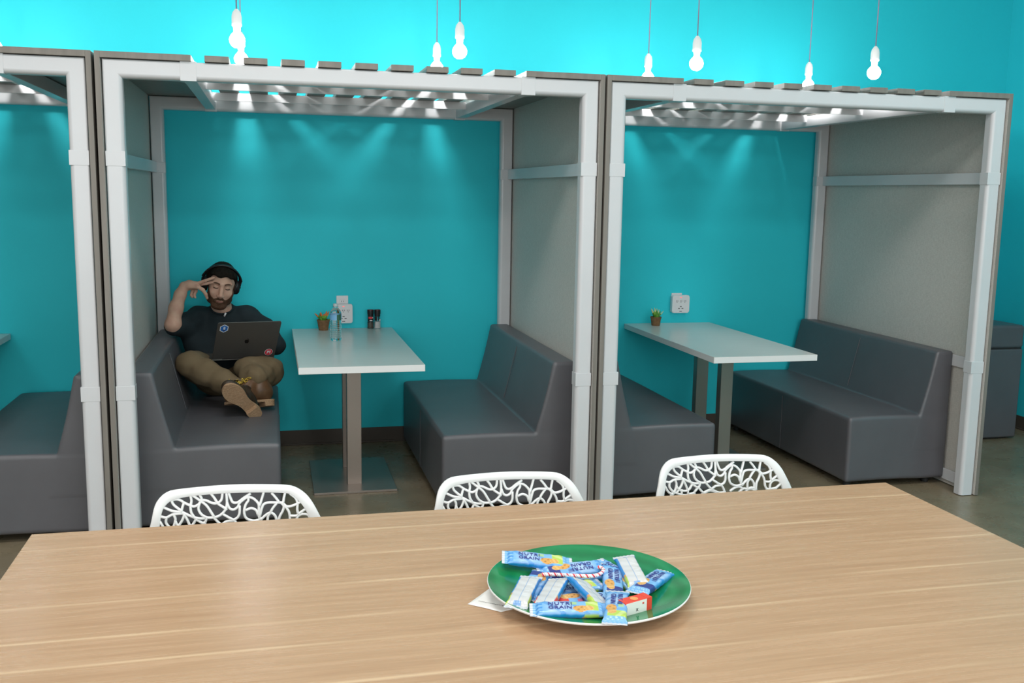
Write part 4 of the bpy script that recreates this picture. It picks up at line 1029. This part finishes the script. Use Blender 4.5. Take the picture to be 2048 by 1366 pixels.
# trousers
f = Field((0.08, 0.90, 0.40), (0.82, 1.62, 0.80), 0.005)
f.ell((0.40, 1.43, 0.505), (0.165, 0.14, 0.095), 0.03)
f.chain([(0.325, 1.40, 0.52), (0.250, 1.20, 0.625), (0.224, 1.075, 0.668)], [0.086, 0.080, 0.066], 0.04)
f.chain([(0.224, 1.075, 0.660), (0.308, 1.03, 0.622), (0.405, 0.975, 0.578), (0.478, 0.915, 0.545)], [0.066, 0.068, 0.061, 0.052], 0.03)
f.chain([(0.485, 1.40, 0.52), (0.60, 1.24, 0.585), (0.655, 1.12, 0.600)], [0.090, 0.088, 0.074], 0.04)
f.chain([(0.650, 1.12, 0.600), (0.600, 1.03, 0.592), (0.560, 0.985, 0.545)], [0.078, 0.074, 0.056], 0.02)
f.chain([(0.526, 1.08, 0.622), (0.552, 1.01, 0.600), (0.580, 0.962, 0.606)], [0.068, 0.064, 0.058], 0.02); f.cone((0.545, 1.08, 0.638), (0.63, 1.12, 0.622), 0.055, 0.055, 0.03)
X, Y, Z = f.grid(); f.F = (f.F + 0.007 * wnoise(X, Y, Z, 42, 21) + 0.0040 * wnoise(X, Y, Z, 110, 8)).astype(np.float32)
f.F = np.maximum(f.F, 0.4235 - Z).astype(np.float32)
par(sdf_obj('trousers', f, M['khaki']))
# boots
M['leather'] = vary('dark_brown_boot_leather', (0.020, 0.014, 0.009), (0.045, 0.028, 0.016), 22, 0.42, bs=0.1); M['brown'] = vary('oiled_brown_leather', (0.10, 0.05, 0.025), (0.15, 0.08, 0.04), 22, 0.35)
M['sole'] = mat('gum_rubber_sole', (0.42, 0.26, 0.15), 0.75)
ms = M['sole']; wv2 = nd(ms, 'ShaderNodeTexVoronoi'); wv2.inputs['Scale'].default_value = 170; lk(ms, coords(ms, (1, 0.5, 1)), wv2.inputs['Vector']); bump(ms, wv2.outputs['Distance'], 0.6, 0.003)
setc(ms, ramp(ms, wv2.outputs['Distance'], [(0.1, (0.47, 0.30, 0.18)), (0.6, (0.36, 0.22, 0.125))]))
M['lace'] = vary('yellow_boot_lace', (0.5, 0.33, 0.04), (0.65, 0.46, 0.07), 200, 0.7)
def sole_outline(n=48):
    pts = []
    key = [(-0.145, 0.0), (-0.140, 0.020), (-0.120, 0.034), (-0.09, 0.036), (-0.04, 0.031), (0.0, 0.036), (0.05, 0.050), (0.095, 0.050), (0.130, 0.036), (0.147, 0.012), (0.149, -0.006), (0.135, -0.028), (0.10, -0.044), (0.05, -0.046), (0.0, -0.033), (-0.04, -0.029), (-0.09, -0.034), (-0.120, -0.033), (-0.140, -0.020)]
    P = smooth_path([(a, b, 0) for a, b in key + [key[0]]], 3)[:-1]
    return [(p.x, p.y) for p in P]
def boot(T, N, heel, mirror=1, brown=False, shaft=None):
    # T toe direction, N outward normal of the sole, heel = centre of heel on the ground side
    T = Vector(T).normalized(); N = Vector(N); N = (N - T * N.dot(T)).normalized(); B = N.cross(T) * mirror
    R = Matrix((T, B, -N)).transposed(); O = Vector(heel) + T * 0.11
    t = bpy.data.objects.new('boot', None); C.objects.link(t); t.empty_display_size = 0.05
    h = 0.0036; f = Field((-0.17, -0.075, -0.01), (0.175, 0.075, 0.20), h)
    f.ell((0.085, 0.0, 0.030), (0.062, 0.044, 0.034), 0.02); f.ell((0.015, 0.0, 0.045), (0.085, 0.039, 0.048), 0.03)
    f.ell((-0.095, 0.0, 0.055), (0.050, 0.036, 0.055), 0.03); f.chain([(-0.075, 0, 0.075), (-0.070, 0, 0.12)], [0.044, 0.044], 0.03)
    f.chain([(0.06, 0, 0.058), (0.0, 0, 0.092), (-0.04, 0, 0.13)], [0.020, 0.024, 0.024], 0.03)
    X, Y, Z = f.grid(); f.F = np.maximum(f.F, 0.008 - Z).astype(np.float32)
    f.F = np.maximum(f.F, Z - 0.132).astype(np.float32)
    f.cone((-0.068, 0, 0.10), (-0.066, 0, 0.2), 0.037, 0.040, 0.002, 's')
    u = sdf_obj('upper', f, M['brown'] if brown else M['leather']); u.parent = t
    bm = bmesh.new(); ol = sole_outline(); poly_extrude(bm, ol, 0.013, lambda a, b, d: (a, b, -0.004 + d)); s1 = obj('sole', bm, M['sole'], t, ang=35)
    bm = bmesh.new(); hl_ = [(a, b) for a, b in ol if a < -0.058]
    hl_.sort(key=lambda q: math.atan2(q[1], q[0] + 0.10)); poly_extrude(bm, hl_, 0.024, lambda a, b, d: (a * 0.985, b * 0.97, -0.0275 + d)); obj('heel', bm, M['sole'], t, ang=35)
    bm = bmesh.new(); rn = random.Random(3)
    for k in range(6):
        x = 0.052 - 0.017 * k; z = 0.080 + 0.013 * k + 0.003
        tube(bm, smooth_path([(x, -0.026, z - 0.016), (x - 0.006, 0, z + 0.004), (x, 0.026, z - 0.016)], 3), 0.0022, 6)
    for k in range(9):
        a0 = Vector((0.022 + rn.uniform(-0.015, 0.015), rn.uniform(-0.02, 0.02), 0.112)); pts = [a0]
        for q in range(5): pts.append(a0 + Vector((rn.uniform(-0.02, 0.035), rn.uniform(-0.035, 0.035), rn.uniform(-0.012, 0.022))))
        tube(bm, smooth_path(pts, 4), 0.0021, 6)
    obj('laces', bm, M['lace'], t, smooth=True)
    bm = bmesh.new(); tube(bm, [(-0.068 + 0.044 * math.cos(a), 0.044 * math.sin(a), 0.132) for a in [2 * math.pi * k / 24 for k in range(24)]], 0.0055, 8, closed=True); obj('padded_collar', bm, M['leather'], t, smooth=True)
    t.matrix_world = Matrix.Translation(O) @ R.to_4x4()
    M_w = t.matrix_world.copy(); t.parent = P_; t.matrix_parent_inverse = PM; t.matrix_basis = M_w
    return t
boot((-0.51, -0.50, 0.62), (0.33, -0.78, -0.50), (0.570, 0.790, 0.448), 1)
boot((-0.84, -0.50, 0.08), (0.22, -0.20, -0.95), (0.640, 0.950, 0.466), 1, brown=True)

# ------------------------------------------------------------------ headphones
M['hp'] = mat('black_headphone_plastic', (0.010, 0.010, 0.012), 0.3); M['hpad'] = mat('black_ear_cushion', (0.014, 0.013, 0.013), 0.7)
t = empty('headphones', tuple(HC), 0, 'black over-ear headphones worn over the dark hair of the seated person', 'headphones')
HM = Matrix.Translation(HC) @ HR.to_4x4(); t.matrix_world = HM
bm = bmesh.new(); pts = []
for k in range(25):
    a = math.radians(-14 + 208 * k / 24); pts.append((0.107 * math.cos(a), 0.002 - 0.030 * math.sin(a), 0.018 + 0.105 * math.sin(a)))
tube(bm, pts, (0.013, 0.0065), 10); obj('headband', bm, M['hp'], t, smooth=True)
for s in (-1, 1):
    bm = bmesh.new(); lathe(bm, [(0.001, 0.022), (0.024, 0.020), (0.033, 0.012), (0.036, 0.0), (0.035, -0.006)], 28)
    Rr = Matrix.Rotation(math.radians(90 * s), 3, 'Y')
    for q in bm.verts: c = Rr @ q.co; q.co = Vector((c.x + s * 0.088, c.y * 0.9 + 0.010, c.z * 1.22 - 0.006))
    obj('ear_cup', bm, M['hp'], t, ang=50)
    bm = bmesh.new(); tube(bm, [(s * 0.081, 0.010 + 0.026 * math.cos(a), -0.006 + 0.035 * math.sin(a)) for a in [2 * math.pi * k / 28 for k in range(28)]], 0.0095, 10, closed=True); obj('ear_cushion', bm, M['hpad'], t, smooth=True)

# ------------------------------------------------------------------ laptop
M['alu'] = mat('dark_grey_aluminium', (0.115, 0.108, 0.100), 0.42, metal=0.55); M['logo'] = mat('black_mirror_logo', (0.008, 0.008, 0.008), 0.15)
M['screen'] = mat('dark_screen', (0.02, 0.02, 0.025), 0.1); M['keys'] = mat('black_keys', (0.012, 0.012, 0.012), 0.5)
M['st_blue'] = mat('blue_sticker', (0.02, 0.13, 0.42), 0.4); M['st_white'] = mat('white_sticker_print', (0.72, 0.74, 0.78), 0.4); M['st_red'] = mat('red_sticker', (0.62, 0.03, 0.05), 0.4); M['st_dark'] = mat('dark_sticker_print', (0.03, 0.03, 0.08), 0.4)
TL, TR_, BL_ = Vector((0.386, 1.000, 0.897)), Vector((0.723, 1.105, 0.888)), Vector((0.343, 1.125, 0.678))
U = (TR_ - TL); LW = U.length; U.normalize(); V = (BL_ - TL); V = (V - U * V.dot(U)); LH = V.length; V.normalize(); Nn = U.cross(V)  # Nn points away from viewer?
if Nn.y > 0: Nn = -Nn
org = TL + V * LH + U * LW / 2   # hinge centre
LM = Matrix((U, -V, Nn)).transposed().to_4x4(); LM.translation = org   # local x right, y up the lid, z towards room
t = empty('laptop', (0, 0, 0), 0, 'open dark grey laptop with stickers on its lid, on the lap of the seated person', 'laptop')
t.matrix_world = LM
bm = bmesh.new(); r = 0.010; prof = []
for cx, cy, a0 in ((LW / 2 - r, LH - r, 0), (-LW / 2 + r, LH - r, 90), (-LW / 2 + r * 0.4, r * 0.4, 180), (LW / 2 - r * 0.4, r * 0.4, 270)):
    rr = r if cy > 0.1 else r * 0.4
    for q in range(6): a = math.radians(a0 + 18 * q); prof.append((cx + rr * math.cos(a), cy + rr * math.sin(a)))
poly_extrude(bm, prof, 0.006, lambda a, b, d: (a, b, -0.006 + d)); lid = obj('lid', bm, M['alu'], t, ang=40)
bm = bmesh.new(); box(bm, -LW / 2 + 0.008, LW / 2 - 0.008, 0.010, LH - 0.008, -0.0066, -0.0061); obj('screen', bm, M['screen'], lid)
# base: horizontal direction towards the sitter, in lid coordinates
inv = LM.to_3x3().inverted(); back = inv @ (Vector((-U.y, U.x, 0)).normalized() * 1.0 + Vector((0, 0, -0.02))); back.normalize(); upb = Vector((1, 0, 0)).cross(back); upb.normalize()
if (LM.to_3x3() @ upb).z < 0: upb = -upb
bm = bmesh.new(); poly_extrude(bm, [(-LW / 2, 0.002), (LW / 2, 0.002), (LW / 2, LH - 0.006), (LW / 2 - 0.006, LH), (-LW / 2 + 0.006, LH), (-LW / 2, LH - 0.006)], 0.010, lambda a, b, d: Vector((a, 0, 0)) + back * b + upb * (d - 0.008)); obj('base', bm, M['alu'], t, ang=40)
bm = bmesh.new(); poly_extrude(bm, [(-0.14, 0.03), (0.14, 0.03), (0.14, 0.12), (-0.14, 0.12)], 0.0014, lambda a, b, d: Vector((a, 0, 0)) + back * b + upb * d); obj('keyboard', bm, M['keys'], t)
bm = bmesh.new(); tube(bm, [(-0.12, -0.001, -0.004), (0.12, -0.001, -0.004)], 0.005, 10); obj('hinge', bm, M['keys'], t, smooth=True)
def flatpoly(name, pts, z, m, parent=lid, th=0.0004):
    bm = bmesh.new(); poly_extrude(bm, pts, th, lambda a, b, d: (a, b, z + d)); return obj(name, bm, m, parent)
# bitten-apple mark in the middle
ap = [(0.0, 0.0165), (0.004, 0.0185), (0.009, 0.0195), (0.0145, 0.0175), (0.0165, 0.0145), (0.0135, 0.0115), (0.0120, 0.0070), (0.0130, 0.0025), (0.0172, -0.0010), (0.0145, -0.0080), (0.0100, -0.0145), (0.0060, -0.0165), (0.0, -0.0150), (-0.0060, -0.0165), (-0.0105, -0.0140), (-0.0150, -0.0070), (-0.0172, 0.0015), (-0.0165, 0.0100), (-0.0130, 0.0165), (-0.0070, 0.0195), (-0.003, 0.0182)]
ay = LH * 0.47
flatpoly('apple_emblem', [(a * 0.72 + 0.0, b * 0.72 + ay) for a, b in ap], 0.0001, M['logo'])
flatpoly('emblem_leaf', [(a * 0.72, b * 0.72 + ay) for a, b in [(0.0005, 0.0200), (0.0010, 0.0245), (0.0045, 0.0285), (0.0070, 0.0290), (0.0065, 0.0250), (0.0040, 0.0215)]], 0.0001, M['logo'])
# blue hexagon sticker with microphone
hx, hy = -LW / 2 + 0.037, LH - 0.038
def hexa(s, cy=0): return [(hx + s * math.sin(math.radians(60 * k)) * 0.95, hy + s * math.cos(math.radians(60 * k))) for k in range(6)]
st = flatpoly('hexagon_sticker', hexa(0.0275), 0.0001, M['st_white'])
flatpoly('blue_field', hexa(0.0232), 0.0006, M['st_blue'], st)
rp = [(0.0052 * math.cos(a) + hx + 0.001, 0.0052 * math.sin(a) * (1) + (0.0075 if math.sin(a) > 0 else -0.0015) + hy) for a in [2 * math.pi * k / 20 for k in range(20)]]
flatpoly('microphone_picture', rp, 0.0011, M['st_white'], st)
flatpoly('microphone_foot', [(hx - 0.006, hy - 0.009), (hx + 0.008, hy - 0.009), (hx + 0.0065, hy - 0.0125), (hx + 0.0025, hy - 0.0145), (hx + 0.006, hy - 0.0165), (hx - 0.004, hy - 0.0165), (hx - 0.0005, hy - 0.0145), (hx - 0.0045, hy - 0.0125)], 0.0011, M['st_dark'], st)
flatpoly('microphone_slot', [(hx - 0.001, hy + 0.0035), (hx + 0.003, hy + 0.0035), (hx + 0.003, hy + 0.0085), (hx - 0.001, hy + 0.0085)], 0.0016, M['st_blue'], st)
# red round sticker with white letters
rx, ry = LW / 2 - 0.039, 0.036
def circ(r, n=32): return [(rx + r * math.cos(2 * math.pi * k / n), ry + r * 0.98 * math.sin(2 * math.pi * k / n)) for k in range(n)]
st = flatpoly('round_sticker', circ(0.0235), 0.0001, M['st_white']); flatpoly('red_field', circ(0.0215), 0.0006, M['st_red'], st)
text_mesh('letters', 'PI', 0.026, M['st_white'], st, fn=lambda q: Vector((q.x + rx, q.y + ry, q.z + 0.0012)), bold=0.0011, spacing=1.1)
for sx_, w2 in ((-0.0125, 0.006), (0.0078, 0.0065), (0.0078, 0.0065)):
    pass
flatpoly('letter_serif', [(rx - 0.0135, ry - 0.0095), (rx - 0.0045, ry - 0.0095), (rx - 0.0045, ry - 0.0075), (rx - 0.0135, ry - 0.0075)], 0.0011, M['st_white'], st)
for yy in (-0.0095, 0.0075): flatpoly('letter_serif', [(rx + 0.0035, ry + yy), (rx + 0.0125, ry + yy), (rx + 0.0125, ry + yy + 0.002), (rx + 0.0035, ry + yy + 0.002)], 0.0011, M['st_white'], st)
